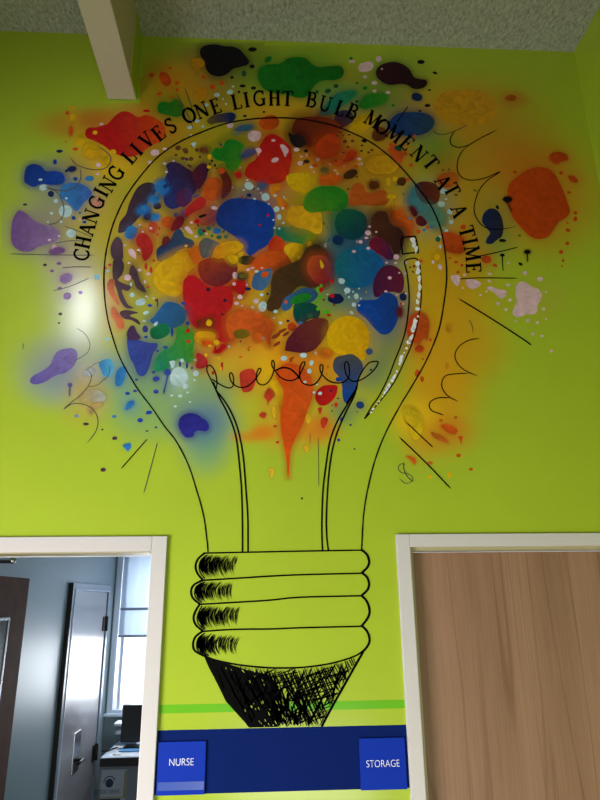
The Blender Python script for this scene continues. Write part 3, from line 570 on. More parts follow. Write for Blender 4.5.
E('n',249,195.3,2.5,2); E('i',214.3,208,3.2,1.8,8); E('l',262,186,3,3)
P((214,44,28),[(272,238),(277,236),(283,240),(286,248),(282,253),(276,255),(270,252),(268,246)],(226,84,24)); P((228,92,26),[(252,263),(262,254),(272,251),(281,252),(290,258),(291,262),(284,266),(274,268),(262,271),(255,268)])
P((238,182,20),[(284,250),(287,244.5),(296,243),(303,246),(301.5,253),(297,258),(293,263.5),(289,258)])
D('y',309.5,244.3,2.8,2.8,309.7,255); E('y',299,257.5,2,1.8); E('y',296.3,264.7,2.4,2.6); E('y',288.5,270.5,2.5,1.6); P('y',[(292,261),(295,260),(292.5,269),(291,268)])
P((84,56,32),[(271,282),(275,272),(287,265),(300,259),(306,249),(316,244),(324,249),(330,257),(331,267),(329,276),(322,284),(312,288),(300,286),(292,293),(284,303),(276,311),(268,310.5),(266.5,304),(270,296),(271,289)],(64,50,26))
P((150,36,44),[(307,268),(310,258),(317,255.5),(326,257),(331,266),(331.5,276),(327,283),(319,284),(311,278)],(196,84,34),(325,275,308,262)); P((240,200,20),[(320,260),(322,262),(324,266),(322,268.5),(320.5,266.5)])
P((62,104,166),[(252,282),(254,275),(260,271),(271,268.5),(272,274),(269,284),(263,290),(256,290),(252,286.5)],(80,120,160)); E((228,92,26),265,274.5,3.8,3,-25)
P('r',[(231,286),(236,281),(243,280),(246,285),(245,292),(240,297),(237.5,293),(233,290)])
P((206,24,36),[(183,284),(186,277.5),(193,275),(201,280.5),(208,286),(216,287),(225,286),(231,289),(233.5,297),(232,307),(227,314),(226,320),(229,330),(231,339),(227,342.5),(221,342),(216,338.5),(215,333),(205,331.5),(196,328.5),(190,321),(185,309),(183,296)],(196,30,34))
for a in [(208.3,289.5,2.2,1.9),(225,300.5,2,1.6),(222.5,314.5,1.6,1)]: E((30,26,50),*a)
P((150,46,24),[(197,322),(203,318),(211,317),(216,321),(214,330),(206,331),(198,328)]); P('y',[(206,323),(208.5,319.5),(212,322),(210.5,326),(207,325.5)])
P((238,170,20),[(194,338),(197,332.5),(206,331.5),(214,333),(215,339),(211,343),(204,345),(197,342)]); E('o',207,343,5,2.6); E('y',216.5,342.5,2.8,2.6); E('r',223,347,3,3); E('y',210,346,2,1.4)
for a in [(235,275.5,2.5,3.4),(234,284,2,1.7),(240,297,2.7,2.5),(256,301.2,3,2.5),(236.6,303.5,2.4,1.9),(248.3,269.7,2.2,1.3,-15),(252.6,268,1.8,1.1),(262,268,1.2,.9),(242,306,1.5,1.2),(247,285,1.2,1.2),(257.5,312,1.2,1)]: E('i',*a)
for a in [(256.6,271.5,2.2,1.3,-8),(262.6,306.6,4,5.4,15),(261.5,295,1.8,1.5),(252.6,307.4,2,1.4),(275.5,311.5,2.2,1.8),(272,326.6,2,1.9),(280.5,323,2,1.6),(263,338,2.2,1.6,-30),(274,318,1.1,.9)]: E('p',*a)
E((20,26,60),242,276.4,4.4,3); E('n',248,289,3,1.7); E('e',243,276,4,2.4); E('n',267.5,294,1.3,1.3); E('n',288,321,1.6,1.4)
P((224,96,32),[(226,324),(229,316),(238,310.5),(248,310),(260,314),(268,318.5),(274,326),(271,336),(270,346),(265,338),(258,331),(248,329.5),(238,333),(231,339),(227.5,333)]); E((132,108,22),241.5,334,8,4.8); E((228,104,30),257.5,337,4.2,4.2); E((214,78,30),292,327,4.6,4.4); E((228,104,30),249,347.5,1.6,1.4); E((228,104,30),240.5,357,1.5,1.2)
for a in [(276,336,5,2,-30),(282,331,5,1.6,-30),(277,344,4,1.6,-35),(286,334,4,1.5,-35),(291.5,358.5,3,.9,-30),(291,361,2.4,.8,-30)]: E((150,60,34),*a)
P((60,110,170),[(281,307),(285,298),(293,293),(303,288),(313,289),(318,295),(312,302),(302,304),(294,303),(290,309),(284,311)],(50,80,140)); P((12,84,84),[(294,306),(296,300),(306,302),(314,304),(320,310),(318,318),(310,319),(302,324),(296,322),(293,314)],(14,70,60)); P((34,140,44),[(291,300.5),(296,296),(305,293.5),(311,295.5),(309,300),(300,303),(293,304)]); E('t',310,316,2.8,2.2); E('c',300.5,323.3,2.6,2); E('c',286.5,301.5,1.5,1.2); E('o',286,302,1.8,1.6)
for a in [(318,290,2,3),(320,297,2.6,2),(316,302,1.6,2.4),(318,309,2,1.8),(326,312,4,2),(321,286,1.4,2)]: E((90,190,40),*a)
P((98,30,48),[(285,350),(287,340),(293,332),(300,325),(310,320),(320,318),(327.5,320.5),(328,329),(323,340),(314,350),(304,353),(293,352),(286.5,351)],(120,54,40),(295,345,325,325))
P((14,66,84),[(335,222),(338,213.5),(346,209),(356,210),(364,214),(367,222),(366,231),(360,238),(350,240),(341,236),(336,230)],(18,100,70),(355,235,340,212)); E((14,48,104),338,240.3,5.6,5,10)
P((22,96,168),[(335,265),(338,256),(345,250),(355,247),(365,246),(373,250),(380,257),(384,264),(381,271),(378,279),(372,284),(360,288),(348,287),(340,280),(336,273)],(24,110,130),(375,270,338,268))
P((88,46,26),[(371,222),(374,214),(380,211),(386.5,213),(389,221),(393,226),(400,229),(404,236),(403,245),(399,253),(394.5,254),(390,246),(383,239.5),(375,236),(371,229)],(60,30,34)); P((134,24,44),[(369,245),(373,238),(380,238),(387,242),(391,250),(393.5,258),(388,260),(382,256),(375,252)],(74,28,80))
P((76,26,70),[(373,285),(375.5,276),(382,267.5),(390,265),(398,268),(403,275),(404,285),(401,293),(394,292),(387,292.5),(380,296.5),(375,297),(373,291)],(110,30,60))
P((18,76,184),[(356.5,307),(360,301),(370,300),(377,299),(383,293.5),(390,293),(396.5,298),(398.5,306),(398,318),(394,328),(388,334),(381,334),(374,328),(366,319),(358.5,312.5)],(24,64,150)); E((20,34,90),335.5,298.7,8,5.2,3); E('m',400,312,2.4,5); E('n',403,297,3.6,4)
E('r',332,296,2.6,2); E('r',321,289.7,2.3,2.6); E('r',332,281,2,2.2); E('r',329,315.3,2.2,1.4)
for a in [(341.6,281,3.4,2.8,20),(347.2,290.5,3.2,2.9,10),(356.3,296.5,2.4,3),(353.8,304.7,2.2,2.2),(351.5,312.7,2.2,1.5,30),(349,297.3,1.2,1.2),(353,292,1,1),(359,288.7,.9,.9),(361,298.5,.9,.9),(342,280,1,.6),(359,305.5,1.2,1)]: E('p',*a)
for a in [(368,233,3,2.6),(369.5,226.7,1.5,1.1),(376.2,232,1.2,1),(366.3,238,2,1.2),(360.5,242,2.2,1.8),(368.3,248.3,2,1.6),(354,251.5,2,1.4),(396.3,257,2.9,2.5),(386.5,262.8,1.6,1),(395.5,263,1.6,1),(389.7,278,2,1.6),(399.3,273,1,.9),(405.5,273.5,1.6,1),(385.8,291.5,1.7,1),(397,295,1.3,.8),(403,304,1,.8),(406,293.5,1.3,1)]: E('i',*a)
P((240,188,12),[(327,338),(328.5,329),(335,320.5),(345,316.3),(354,317),(362,321),(367,328),(369,338),(368,347),(366,355),(363,360.5),(356,357.5),(345,356),(335,352),(329,346)],(230,170,14)); E('l',369.3,351.5,3.5,3.4); E((228,120,24),326,353,5,3.5)
# left middle
P((84,58,76),[(113,262),(119,258),(124,264),(122.5,274),(118,280),(125,284),(131,286.5),(128,291),(122,290),(124,297),(128,304.5),(133.5,308),(126,308),(120,300),(117,290),(113,279)]); P((84,58,70),[(129.5,270),(132.5,265),(137,271),(140,281),(144,287),(146,292.5),(141,291),(136,287),(133.5,280),(129.5,277)]); P((84,58,76),[(120,312),(126,310),(134.5,311.5),(138,313),(130,315.5),(138,320),(140,325),(132,320.5),(125,319),(121,316)])
P((88,62,82),[(110.5,251),(112,243),(117,237),(122,241),(123,250),(123,258),(119,262),(112.5,258)])
P((228,116,62),[(107,285),(110,279),(115,281),(114,290),(118,300),(119,306),(113,299),(108.5,292)]); P((228,116,62),[(111,309.5),(114,307),(118,312),(123,320),(124,328.5),(118,328),(116,322),(112,316)])
P('i',[(128.5,250),(132,249),(135.5,253),(136,258.5),(132.5,257),(129,254)]); E('i',127.6,277.6,3.6,3); 
for a in [(148.5,274,2.2,1.5),(139.8,270,1.8,1.5),(138.5,250.3,1.7,1.4),(129,263,1.4,1),(150.8,228.3,1.5,1.2),(139.7,225,1.4,1.2),(125,245.3,1.4,1.1),(142.8,231.7,1.2,1),(145,282,1.2,1.8),(146.5,296.5,1.4,.8),(153.5,298.3,1.2,1),(154.8,152.7,4.6,3.2,-10),(164.8,149,2.2,1.3),(150,162.3,2,1.8),(164.6,163.6,1.8,1.2),(166.5,172,1.5,1),(173.5,161,1.3,.9),(186.5,138.3,1.5,1)]: E('i',*a)
P('i',[(184.5,228),(188,226.5),(192.5,232),(192,234.5),(187.5,232)]); E('i',196,236.5,1.8,1.3); E('i',191.5,222.7,1.4,1.2); E('i',206.5,234,1.2,1); E('i',191,135,1.3,1)
P('p',[(191.5,143.5),(196,142.5),(195.5,145.5),(193.5,147.5)]); E('p',198,121,2,1.2)
for a in [(140.7,302,5.2,3.6,-15),(132.2,295,2.4,2.3),(146.2,312.8,3.2,1.7,-18),(144.2,321,1.8,1),(131,284.3,1.2,2)]: E('p',*a)
for a in [(148,287,1.5,1.3),(105.5,268,1.5,1.5),(110,265,2,1.6)]: E((200,80,60),*a)
E((205,60,40),146,266.5,1.6,3.5); E((205,60,40),151,270,1.6,3); E('r',154,260.6,1.4,1.2); E((210,90,40),157.5,234.5,2,1.4); E((210,90,40),169.5,233.5,1.8,1.4); E('y',186,246,1.5,1.4); E((112,70,50),157.5,303,.8,5); E('d',138,252,.8,1)
P((44,104,170),[(150,321.5),(155,315.5),(160,308.5),(165,303),(172,302),(180,305),(186,312),(185,321),(178,327),(168,327.5),(158,325)],(40,90,130),(160,312,182,320)); P((18,124,78),[(150,330.5),(156,326),(164,323.5),(169.5,327),(169,334),(160,339),(152,338)])
P((54,60,140),[(142.5,328),(145,325.5),(148,328),(147.5,332),(143.5,332)]); E('b',150,305.6,2.5,1.5); E('b',183.4,303.6,2.4,1.4,20); E('b',187.6,323.5,2,2); E('b',146,337,2,1.4); E('b',172,332,1.5,5); P('p',[(153.5,325),(156,322),(158,322.5),(156,326)])
P((36,140,96),[(154,366.5),(156,358.5),(163,351),(172,346),(176,338),(177,328.5),(185,327),(192,330),(194,340),(193.5,352),(193,360),(188,362.5),(180,358.5),(173,362.5),(168,368.5),(160,371.5),(155,371)],(64,150,40),(160,360,190,345))
E('r',188,331,2.4,2.2); E('r',188.5,341.5,2.2,1.6); E((40,80,160),165.5,347.5,2.6,1.6); E((40,80,160),157.5,351,1.6,1.2); E((50,110,150),160,364.5,1.3,1.2); E((40,80,160),187,365.5,1.3,3.4); E((40,80,160),192,368,1,1.5)
P((52,76,170),[(128,350),(127,340),(130,336),(134,338.5),(142,341),(150,343),(157,343.5),(157,348),(153,354),(150,365),(146,374),(141,376.3),(137,373),(134,365),(130,358)],(60,70,150)); P((76,46,88),[(127,333),(130,327),(134,326),(137,332),(140.5,338),(135,340),(128.5,339.5)])
P((204,234,240),[(170,378),(172,371),(178,367),(185,370),(188,378),(185,384),(178,386.7),(172,384)]); P('p',[(169.5,361.5),(175,361),(174.5,366),(172,368.5),(170.5,365)]); P('p',[(193,374),(194.5,370.5),(198.5,371.5),(198,375.5),(194.5,376)]); P('p',[(182.5,386),(186,383.7),(188.5,386.3),(186,388.7),(183.5,388.5)])
for a in [(182,360.6,2,1.9),(180.3,396,2.3,1.6),(175.2,406.4,1.7,1.1),(187.6,392.5,1.5,.9),(190,402,1.1,1),(171.8,395.5,1.5,1),(194.6,380.3,1.4,.9),(195,360,1.5,1)]: E('p',*a)
P((186,44,46),[(196,356),(198,353),(202,354.5),(207,359.5),(207.5,365),(203,368.5),(197,368.3),(195.7,364.5),(197.5,360.5)]); D((52,80,170),167.5,372.5,3.6,3.4,164,392.5)
for a in [(156.2,379,3.5,2.5,-10),(156,391.6,2.7,2),(153.6,372.3,2,1.3),(136.5,379.7,1.8,1.2),(135,391,2.2,1.4),(180,364,1.2,3)]: E((52,70,165),*a)
P((48,46,156),[(178.3,424.5),(181,417),(188,413.3),(196,414),(202,418),(207,421.5),(209,427),(206,431.2),(199,430.5),(195,432),(193,436.5),(186,437.3),(181,432)]) 
P('r',[(213,352),(221,347),(226,345),(224.5,349),(219,353.5)]); P('r',[(214,348),(216,345.5),(216,350),(214.5,354)]); P('r',[(221,363),(223,362.5),(223,367),(222.3,371.5),(221.3,368)]); E('y',206,355,1.4,2); E('y',219,358.5,1.2,1.4); E('y',221,369,1,2); E('r',213,373,1.4,2)
# under the filament
P((210,62,42),[(240,381),(240,373),(246,369.3),(253,369.3),(256,375),(255,384),(251,391),(244,392.3),(241,388)]); P((208,66,40),[(264,396),(268,388.5),(272,389.5),(275,394),(272,399),(269,402),(268,405),(267,400.5)])
P((238,190,24),[(268,380),(274,376),(280,386),(284,394),(282,402),(280.5,411),(277.5,401),(274,391)]); P((228,84,18),[(276,374.5),(280,367),(288,363),(297,365),(306,370),(311,378),(313,388),(312,399),(307,412),(303,424),(297,436),(291,449),(289.5,462),(288.7,474),(288,478.5),(287,472),(286.5,462),(284,446),(281,430),(280.5,413),(283,400),(283.5,390),(279,382)],(220,90,26))
P((210,62,42),[(259,415.5),(262,412.3),(266,413),(266,416),(263.5,418.5)]); E((210,62,42),275,426.3,2,1.2); E((210,62,42),277.5,442.3,2.1,1.3,-10); P((240,190,40),[(272,409),(274,406.5),(275.5,410),(275,418),(273,415)]); P((240,190,40),[(305.5,417),(308,413.5),(310.5,416.5),(310.5,421),(308,423.5),(306,421)]); P((240,190,40),[(269,469.5),(273,468.5),(274,472),(271.3,478.5),(269.8,474)]); P((240,190,40),[(303.5,446),(307,445.5),(309,449.5),(307,452.5),(305,451)])
P((204,28,28),[(315,397),(317,390.5),(323,386),(331,385),(337.3,386.5),(336,395),(331,402),(324,405.8),(318,404)]); P((210,58,36),[(318,408),(322,407.5),(321.5,411),(320,414.5),(318.5,412)]); P((210,58,36),[(334,403.5),(337.5,403),(337.5,406),(335.5,407.5)]); P((210,58,36),[(320.5,421),(323,417.5),(327.5,418.5),(327,423),(324,428),(321.5,427)]); E('n',332,405.5,.8,.7); E((210,58,36),324,421,2,1.4)
P((78,82,88),[(333,364),(336,357.5),(345,355),(353,354.5),(360,360),(363,366),(362,373),(358,380),(356,390),(350,399),(345,402.7),(342.5,396),(342,386),(339,377),(334,371)],(26,72,156),(347,362,347,392)); E((40,70,130),360,405.2,4,3.8); E('b',338.5,379.5,3,2.4); E('n',371,370,1.5,1); E('n',332,411,1.1,.7); E('n',357,412,.8,.6); E('n',338,398.5,1.3,.7); E('b',341.5,419.5,1.5,2.2); E('b',338.7,440,1.5,1.6); E('n',350.5,425,1.3,1); E('n',354.5,449,1.1,.8); E('k',302,498.5,1.1,1.2)
for a in [(284,358.3,3.2,2.5),(303.4,355.4,3.6,2.4),(311.5,363,2,2.8,20),(309.4,371.2,2.3,2.5),(305,382,1.7,1.1),(314,392.5,1.6,1.2),(320,393.5,2,1.6,-20),(317,384.7,1,.9)]: E('p',*a)
E('n',331,391,1.3,1.2); E((228,120,24),328,367,1.2,2); E((228,120,24),327,374,1,1); E('y',308,419,1,1)
# right lower inside
P((206,74,24),[(407,328),(411,316),(418,312.3),(425,314.5),(429,322),(428.3,333),(427,340),(424,338),(420,342.5),(414,343),(409,338)],(196,84,28)); E((210,78,24),419.3,348.8,4.4,3.8); E((214,82,28),417,373,2.3,3.4,15); E((214,82,28),422,379,1.9,3); E((210,78,24),422.7,359,1,1.2); E((210,78,24),430.5,340,1.2,1.5)
E('a',449,328,3.4,4.6); E((228,150,30),447,366,2.2,3.5)
#@@B1
RB = random.Random(5)
n0_ = len(BLOTS)
for k_ in range(330):     # fine spatter between the splashes inside the bulb
    t_, q_ = RB.uniform(0, 6.283), math.sqrt(RB.random())
    E(RB.choice([(96,48,22),(120,60,22),'y','y','r',(214,80,24),(214,80,24),(60,40,20),'p','i','b','n',(90,150,60),'m','a']), 276+q_*150*math.cos(t_), 246+q_*112*math.sin(t_), RB.uniform(.5, 1.7), RB.uniform(.5, 1.4), RB.uniform(0, 90))
BLOTS = BLOTS[n0_:]+BLOTS[:n0_]     # spatter lies under the splashes
# ---- sprayed haze: soft airbrushed paint, colour held per vertex
HAZE = [  # cx, cy, rx, ry, colour, strength
 (62,210,40,50,(150,135,150),.4),(40,230,40,28,(125,100,145),.35),(75,190,40,30,(120,120,130),.35),(95,215,35,50,(195,165,60),.6),(72,125,38,16,(200,105,20),.6),(95,118,26,10,(200,90,20),.5),(100,160,36,20,(222,175,20),.8),
 (125,168,35,14,(235,190,20),.9),(70,168,30,14,(130,130,110),.4),(150,130,50,26,(225,95,20),.85),(170,85,50,32,(190,110,15),.65),(175,112,24,14,(70,130,30),.55),(200,80,34,34,(215,140,15),.55),(200,55,26,14,(70,95,60),.5),
 (225,70,34,30,(60,65,60),.55),(225,105,34,18,(150,110,40),.55),(255,62,26,26,(95,100,20),.55),(300,76,62,30,(90,150,30),.6),(285,108,52,18,(230,160,20),.8),(340,92,40,22,(90,150,50),.55),(350,75,26,12,(190,150,25),.5),
 (395,85,40,30,(70,110,60),.6),(410,120,34,22,(35,70,120),.75),(385,105,30,20,(70,130,60),.5),(350,115,30,22,(60,70,90),.5),(450,120,64,46,(200,150,15),.8),(500,140,60,60,(185,115,15),.55),(515,100,16,8,(190,100,20),.5),
 (430,150,32,24,(50,140,50),.8),(440,165,20,14,(110,100,30),.6),(545,195,62,62,(205,105,20),.55),(510,165,45,30,(200,105,20),.5),(490,228,28,36,(85,105,75),.6),(460,200,34,50,(190,130,20),.75),(455,260,34,40,(205,120,20),.7),(470,300,44,26,(180,170,30),.45),
 (440,330,56,70,(222,150,15),.8),(478,350,34,30,(205,150,20),.4),(440,400,40,50,(222,150,15),.75),(415,420,26,24,(235,190,20),.75),(445,435,34,20,(210,120,25),.5),(420,450,20,16,(215,150,30),.4),
 (540,300,30,24,(190,160,70),.3),(70,265,30,24,(165,150,165),.5),(80,290,36,46,(165,165,165),.35),(85,345,36,50,(180,185,185),.35),(65,365,50,34,(140,150,175),.45),(60,385,40,24,(120,140,175),.45),(92,385,22,22,(205,160,60),.6),(85,405,26,24,(190,165,70),.5),
 (140,385,46,40,(80,150,140),.6),(150,420,40,24,(120,165,110),.5),(205,415,34,36,(35,110,170),.8),(205,450,24,26,(70,140,140),.5),(225,385,30,20,(110,150,110),.6),(250,400,24,20,(185,190,40),.7),
 (264,432,14,8,(225,85,15),.8),(248,437,18,6,(222,100,15),.6),(318,430,22,14,(225,95,20),.7),(290,425,40,26,(225,140,25),.6),(345,410,16,16,(60,110,110),.6),(370,395,24,24,(190,190,30),.6),(385,370,26,40,(165,180,40),.6),(365,365,22,26,(60,130,120),.75),
 # inside the bulb
 (275,245,185,140,(205,168,24),.9),(200,200,70,70,(165,135,25),.7),(140,250,34,70,(190,160,40),.85),(125,290,24,60,(185,165,50),.6),(180,150,44,24,(165,140,20),.8),(230,140,40,22,(165,145,20),.8),(330,140,50,30,(185,110,20),.75),(330,170,46,24,(190,105,20),.7),
 (290,190,30,30,(205,95,20),.8),(262,196,30,20,(80,90,120),.7),(385,150,30,30,(190,140,20),.7),(400,200,34,40,(185,165,25),.7),(330,200,44,24,(60,140,40),.85),(325,232,18,24,(40,120,70),.8),(345,240,40,44,(40,110,110),.75),(365,255,40,40,(35,100,140),.8),(390,180,36,22,(170,130,20),.6),
 (230,232,36,26,(90,140,80),.6),(190,235,30,14,(190,180,50),.6),(215,262,40,22,(200,130,25),.7),(245,280,30,22,(200,140,30),.8),(300,262,30,30,(120,85,30),.7),(320,300,30,24,(80,150,60),.7),(355,300,30,30,(70,120,110),.75),(375,345,26,40,(100,130,95),.8),(402,320,20,40,(110,120,70),.6),
 (428,280,18,60,(210,165,20),.8),(265,350,60,34,(225,165,25),.85),(270,365,30,26,(235,185,15),.9),(300,360,30,24,(225,120,20),.7),(330,370,30,24,(215,130,20),.7),(180,340,44,30,(90,150,100),.6),(160,310,44,30,(150,165,60),.6),(185,390,40,24,(130,170,120),.6),(150,360,30,30,(110,150,110),.5),(215,355,24,20,(205,160,40),.7),(235,350,30,26,(205,170,40),.7),
]
def area(poly): return abs(sum(poly[i][0]*poly[(i+1) % len(poly)][1]-poly[(i+1) % len(poly)][0]*poly[i][1] for i in range(len(poly))))/2
# each larger splash bleeds a soft cloud of its own colour around it
for poly, c_, c2_, ax_ in BLOTS:
    ar_ = area(poly)
    if ar_ < 45 or c_ in ('i', 'p'): continue
    rgb_ = PAL[c_] if isinstance(c_, str) else c_
    if max(rgb_) < 125: continue
    mx_, my_ = sum(q[0] for q in poly)/len(poly), sum(q[1] for q in poly)/len(poly)
    inb = ((mx_-277)/165)**2+((my_-245)/130)**2 < 1
    if max(q[1] for q in poly) > 440: continue
    ex, ey = (max(q[0] for q in poly)-min(q[0] for q in poly))/2, (max(q[1] for q in poly)-min(q[1] for q in poly))/2
    if inb and rgb_[2] > rgb_[0] and not (mx_ > 325 and my_ > 205): continue   # cool clouds only on the cool side
    k_ = 1.25 if inb else 1.1
    HAZE.append((mx_+RB.uniform(-5, 5)*inb, my_+RB.uniform(-4, 5)*inb, ex*k_+6, ey*k_+6, PAL[c_] if isinstance(c_, str) else c_, RB.uniform(.25, .6) if inb else .28))
HL = [(h[0], h[1], h[2], h[3], lin(h[4]), h[5]) for h in HAZE]
LIMEL = lin(LIME)
def haze_at(x, y):
    c = list(LIMEL[:3]); tot = 0
    for cx, cy, rx_, ry_, col, s in HL:
        d = (((x-cx)/rx_)**2+((y-cy)/ry_)**2)*1.45
        if d > 6: continue
        a = s*math.exp(-d*d*.35-d*.35)
        if a < .004: continue
        tot = max(tot, a)
        for k in range(3): c[k] += (col[k]-c[k])*a
    return c, tot
bm = bmesh.new(); step = 3.2; cols = []; vg = {}
nx, ny = int(600/step)+1, int(470/step)+1
hv = {}
for j in range(ny):
    for i in range(nx):
        x, y = i*step+2, 36+j*step
        hv[i, j] = (x, y)+tuple(haze_at(x, y))
def gv(i, j):
    if (i, j) not in vg:
        x, y, c, t = hv[i, j]; X, Z = W(x, y); vg[i, j] = bm.verts.new((X, -.0002, Z)); cols.append((c[0], c[1], c[2], 1))
    return vg[i, j]
for j in range(ny-1):
    for i in range(nx-1):
        if max(hv[i+a, j+b][3] for a in (0, 1) for b in (0, 1)) > .006 and max(W(*hv[i+a, j+b][:2])[1] for a in (0, 1) for b in (0, 1)) < CZ-.01:
            # keep clear of the beam
            xs = [W(*hv[i+a, j+b][:2])[0] for a in (0, 1) for b in (0, 1)]; zs = [W(*hv[i+a, j+b][:2])[1] for a in (0, 1) for b in (0, 1)]
            if max(xs) > bl[0]-.005 and min(xs) < br[0]+.005 and max(zs) > bz-.004: continue
            bm.faces.new((gv(i, j), gv(i+1, j), gv(i+1, j+1), gv(i, j+1)))
o = obj('sprayed_background', bm, M_HAZE, mural, 'soft airbrushed haze of yellow, orange, blue and green'); setcol(o, cols)

def area(poly): return abs(sum(poly[i][0]*poly[(i+1) % len(poly)][1]-poly[(i+1) % len(poly)][0]*poly[i][1] for i in range(len(poly))))/2
order = sorted(range(len(BLOTS)), key=lambda i: -area(BLOTS[i][0]))
big = set(order[:98])
sp_bm = bmesh.new(); sp_cols = []
from mathutils.geometry import delaunay_2d_cdt
def colour_name(c):
    return {'k':'black','n':'navy','b':'blue','c':'light blue','p':'pale blue','i':'pink','r':'red','o':'orange','g':'green','t':'teal','y':'yellow','u':'purple','m':'maroon','d':'dark brown','v':'dark purple','a':'gold','l':'slate blue','e':'olive','s':'lavender','w':'white'}.get(c)
LEV = []
def stack_level(poly, m):     # a splash lies just above whatever it overlaps
    b_ = (min(q[0] for q in poly)-m, min(q[1] for q in poly)-m, max(q[0] for q in poly)+m, max(q[1] for q in poly)+m)
    l_ = 1+max([lv for (u0, v0, u1, v1, lv) in LEV if u0 < b_[2] and b_[0] < u1 and v0 < b_[3] and b_[1] < v1], default=0)
    LEV.append(b_+(l_,)); return l_
for i, (poly, c, c2, ax) in enumerate(BLOTS):
    ar = area(poly); y = -.0003-.000008*stack_level(poly, 8 if ar > 26 else 0); a = COL(c); b = COL(c2) if c2 else a
    if not c2 and ar > 40 and c not in ('i', 'p', 'k'): b = tuple(v*.62 for v in a); 
    if ax: x0, y0, x1, y1 = ax
    elif c2: x0, y0, x1, y1 = min(q[0] for q in poly), 0, max(q[0] for q in poly), 0
    else:
        mx_, my_ = sum(q[0] for q in poly)/len(poly), sum(q[1] for q in poly)/len(poly); R_ = math.sqrt(ar/math.pi); th = RB.uniform(0, 6.28)
        x0, y0, x1, y1 = mx_-R_*math.cos(th)*.3, my_-R_*math.sin(th)*.3, mx_+R_*1.5*math.cos(th), my_+R_*1.5*math.sin(th)
    dx, dy = x1-x0, y1-y0; L2 = dx*dx+dy*dy or 1
    bm = bmesh.new() if i in big else sp_bm; cols = [] if i in big else sp_cols
    def pc(px, py, al=1):
        t = min(1, max(0, ((px-x0)*dx+(py-y0)*dy)/L2)); return lerp(a, b, t)+(al,)
    co_, _, fc, _, _, _ = delaunay_2d_cdt([Vector(q) for q in poly], [], [list(range(len(poly)))], 1, 1e-5)
    vs = []
    for v in co_:
        X, Z = W(v.x, v.y); vs.append(bm.verts.new((X, y, Z))); cols.append(pc(v.x, v.y))
    for f in fc: bm.faces.new([vs[k] for k in f])
    halo = ar > 26 and c not in ('i', 'p', 'w') and RB.random() < .7
    if halo:      # soft overspray round the blot
        cl_ = sum(poly[k][0]*poly[(k+1) % len(poly)][1]-poly[(k+1) % len(poly)][0]*poly[k][1] for k in range(len(poly)))
        sg = 1 if cl_ > 0 else -1; qx, qy = poly[0]; inb = ((qx-277)/165)**2+((qy-245)/128)**2 < 1
        wd_ = min(9, 2.2+math.sqrt(ar)*.22)*RB.uniform(.8, 1.4); a0 = RB.uniform(.2, .5)
        if not inb or 430 < max(q[1] for q in poly): wd_ *= .55; a0 *= .6
        inner = []; outer = []; n_ = len(poly)
        for k, (px, py) in enumerate(poly):
            q0, q1 = poly[k-2], poly[(k+2) % n_]; tx, ty = q1[0]-q0[0], q1[1]-q0[1]; L_ = math.hypot(tx, ty) or 1
            ex, ey = px+ty/L_*wd_*sg, py-tx/L_*wd_*sg
            X, Z = W(px, py); inner.append(bm.verts.new((X, y+.000003, Z))); cols.append(pc(px, py, a0))
            X, Z = W(ex, ey); outer.append(bm.verts.new((X, y+.000003, Z))); cols.append(pc(px, py, 0))
        for k in range(n_):
            j = (k+1) % n_; f = bm.faces.new((inner[k], inner[j], outer[j], outer[k])); f.material_index = 1
    if i in big:
        o = obj('paint_splash', bm, [M_PAINT, M_SPRAY], mural); setcol(o, cols)
        n_ = colour_name(c)
        if n_: o['label'] = n_+' paint splash'
o = obj('paint_specks', sp_bm, [M_PAINT, M_SPRAY], mural, 'small flecks and drops of many colours'); setcol(o, sp_cols); o['kind'] = 'stuff'

# ---- drawn lines
LW = [.74]
def ribbon(bm, pts, w=2.0, taper=0, y=None, smooth=True, jit=0.0):
    """a brushed line along photo points, painted on the wall plane; w in photo pixels"""
    y = layer() if y is None else y; w *= LW[0]
    pl = catmull(pts, False, 6) if smooth and len(pts) > 2 else list(pts)
    if not smooth or len(pts) == 2:
        q = []
        for a, b in zip(pl, pl[1:]):
            for s in range(4): q.append(lerp2(a, b, s/4))
        pl = q+[pl[-1]]
    N = len(pl); prev = None
    for i, (x, yy) in enumerate(pl):
        a = pl[max(i-1, 0)]; b = pl[min(i+1, N-1)]; dx, dy = b[0]-a[0], b[1]-a[1]; L = math.hypot(dx, dy) or 1
        t = i/(N-1); k = w/2
        if taper: k *= max(.12, min(1, min(t, 1-t)*taper))
        if jit: k *= 1+random.uniform(-jit, jit)
        nx_, ny_ = -dy/L*k, dx/L*k
        A = W(x+nx_, yy+ny_); B = W(x-nx_, yy-ny_)
        cur = (bm.verts.new((A[0], y, A[1])), bm.verts.new((B[0], y, B[1])))
        if prev: bm.faces.new((prev[0], cur[0], cur[1], prev[1]))
        prev = cur
    return bm
def lerp2(a, b, t): return (a[0]+(b[0]-a[0])*t, a[1]+(b[1]-a[1])*t)
LAY[0] = .0014
bulb = obj('light_bulb', ribbon(bmesh.new(), [(208,552),(207,540),(203.5,515),(196,488),(188,464),(176,441),(165,427),(152,408),(139,391),(131,378),(124,366),(118,353),(113,338),(108,320),(105,300),(104,280),(105,260),(108,243),(113,225),(120,208),(127,195),(140,177),(157,158),(178,143),(200,133),(225,124),(250,119.5),(275,118),(300,119.2),(325,123.5),(345,130),(370,142),(390,157),(405,172),(418,188),(427,200),(434,212),(440,227),(444,245),(446,262),(446.5,280),(444,302),(440,325),(434,343),(424,365),(409,391),(401,404),(386,432),(375,460),(367.5,490),(363.5,515),(362,540),(361.5,551)], 2.0, jit=.12), M_BLACK, mural, 'black painted outline of a light bulb')
BL = -.00142
def part(name, bm, lab): return obj(name, bm, M_BLACK, bulb, lab)
bm = bmesh.new()
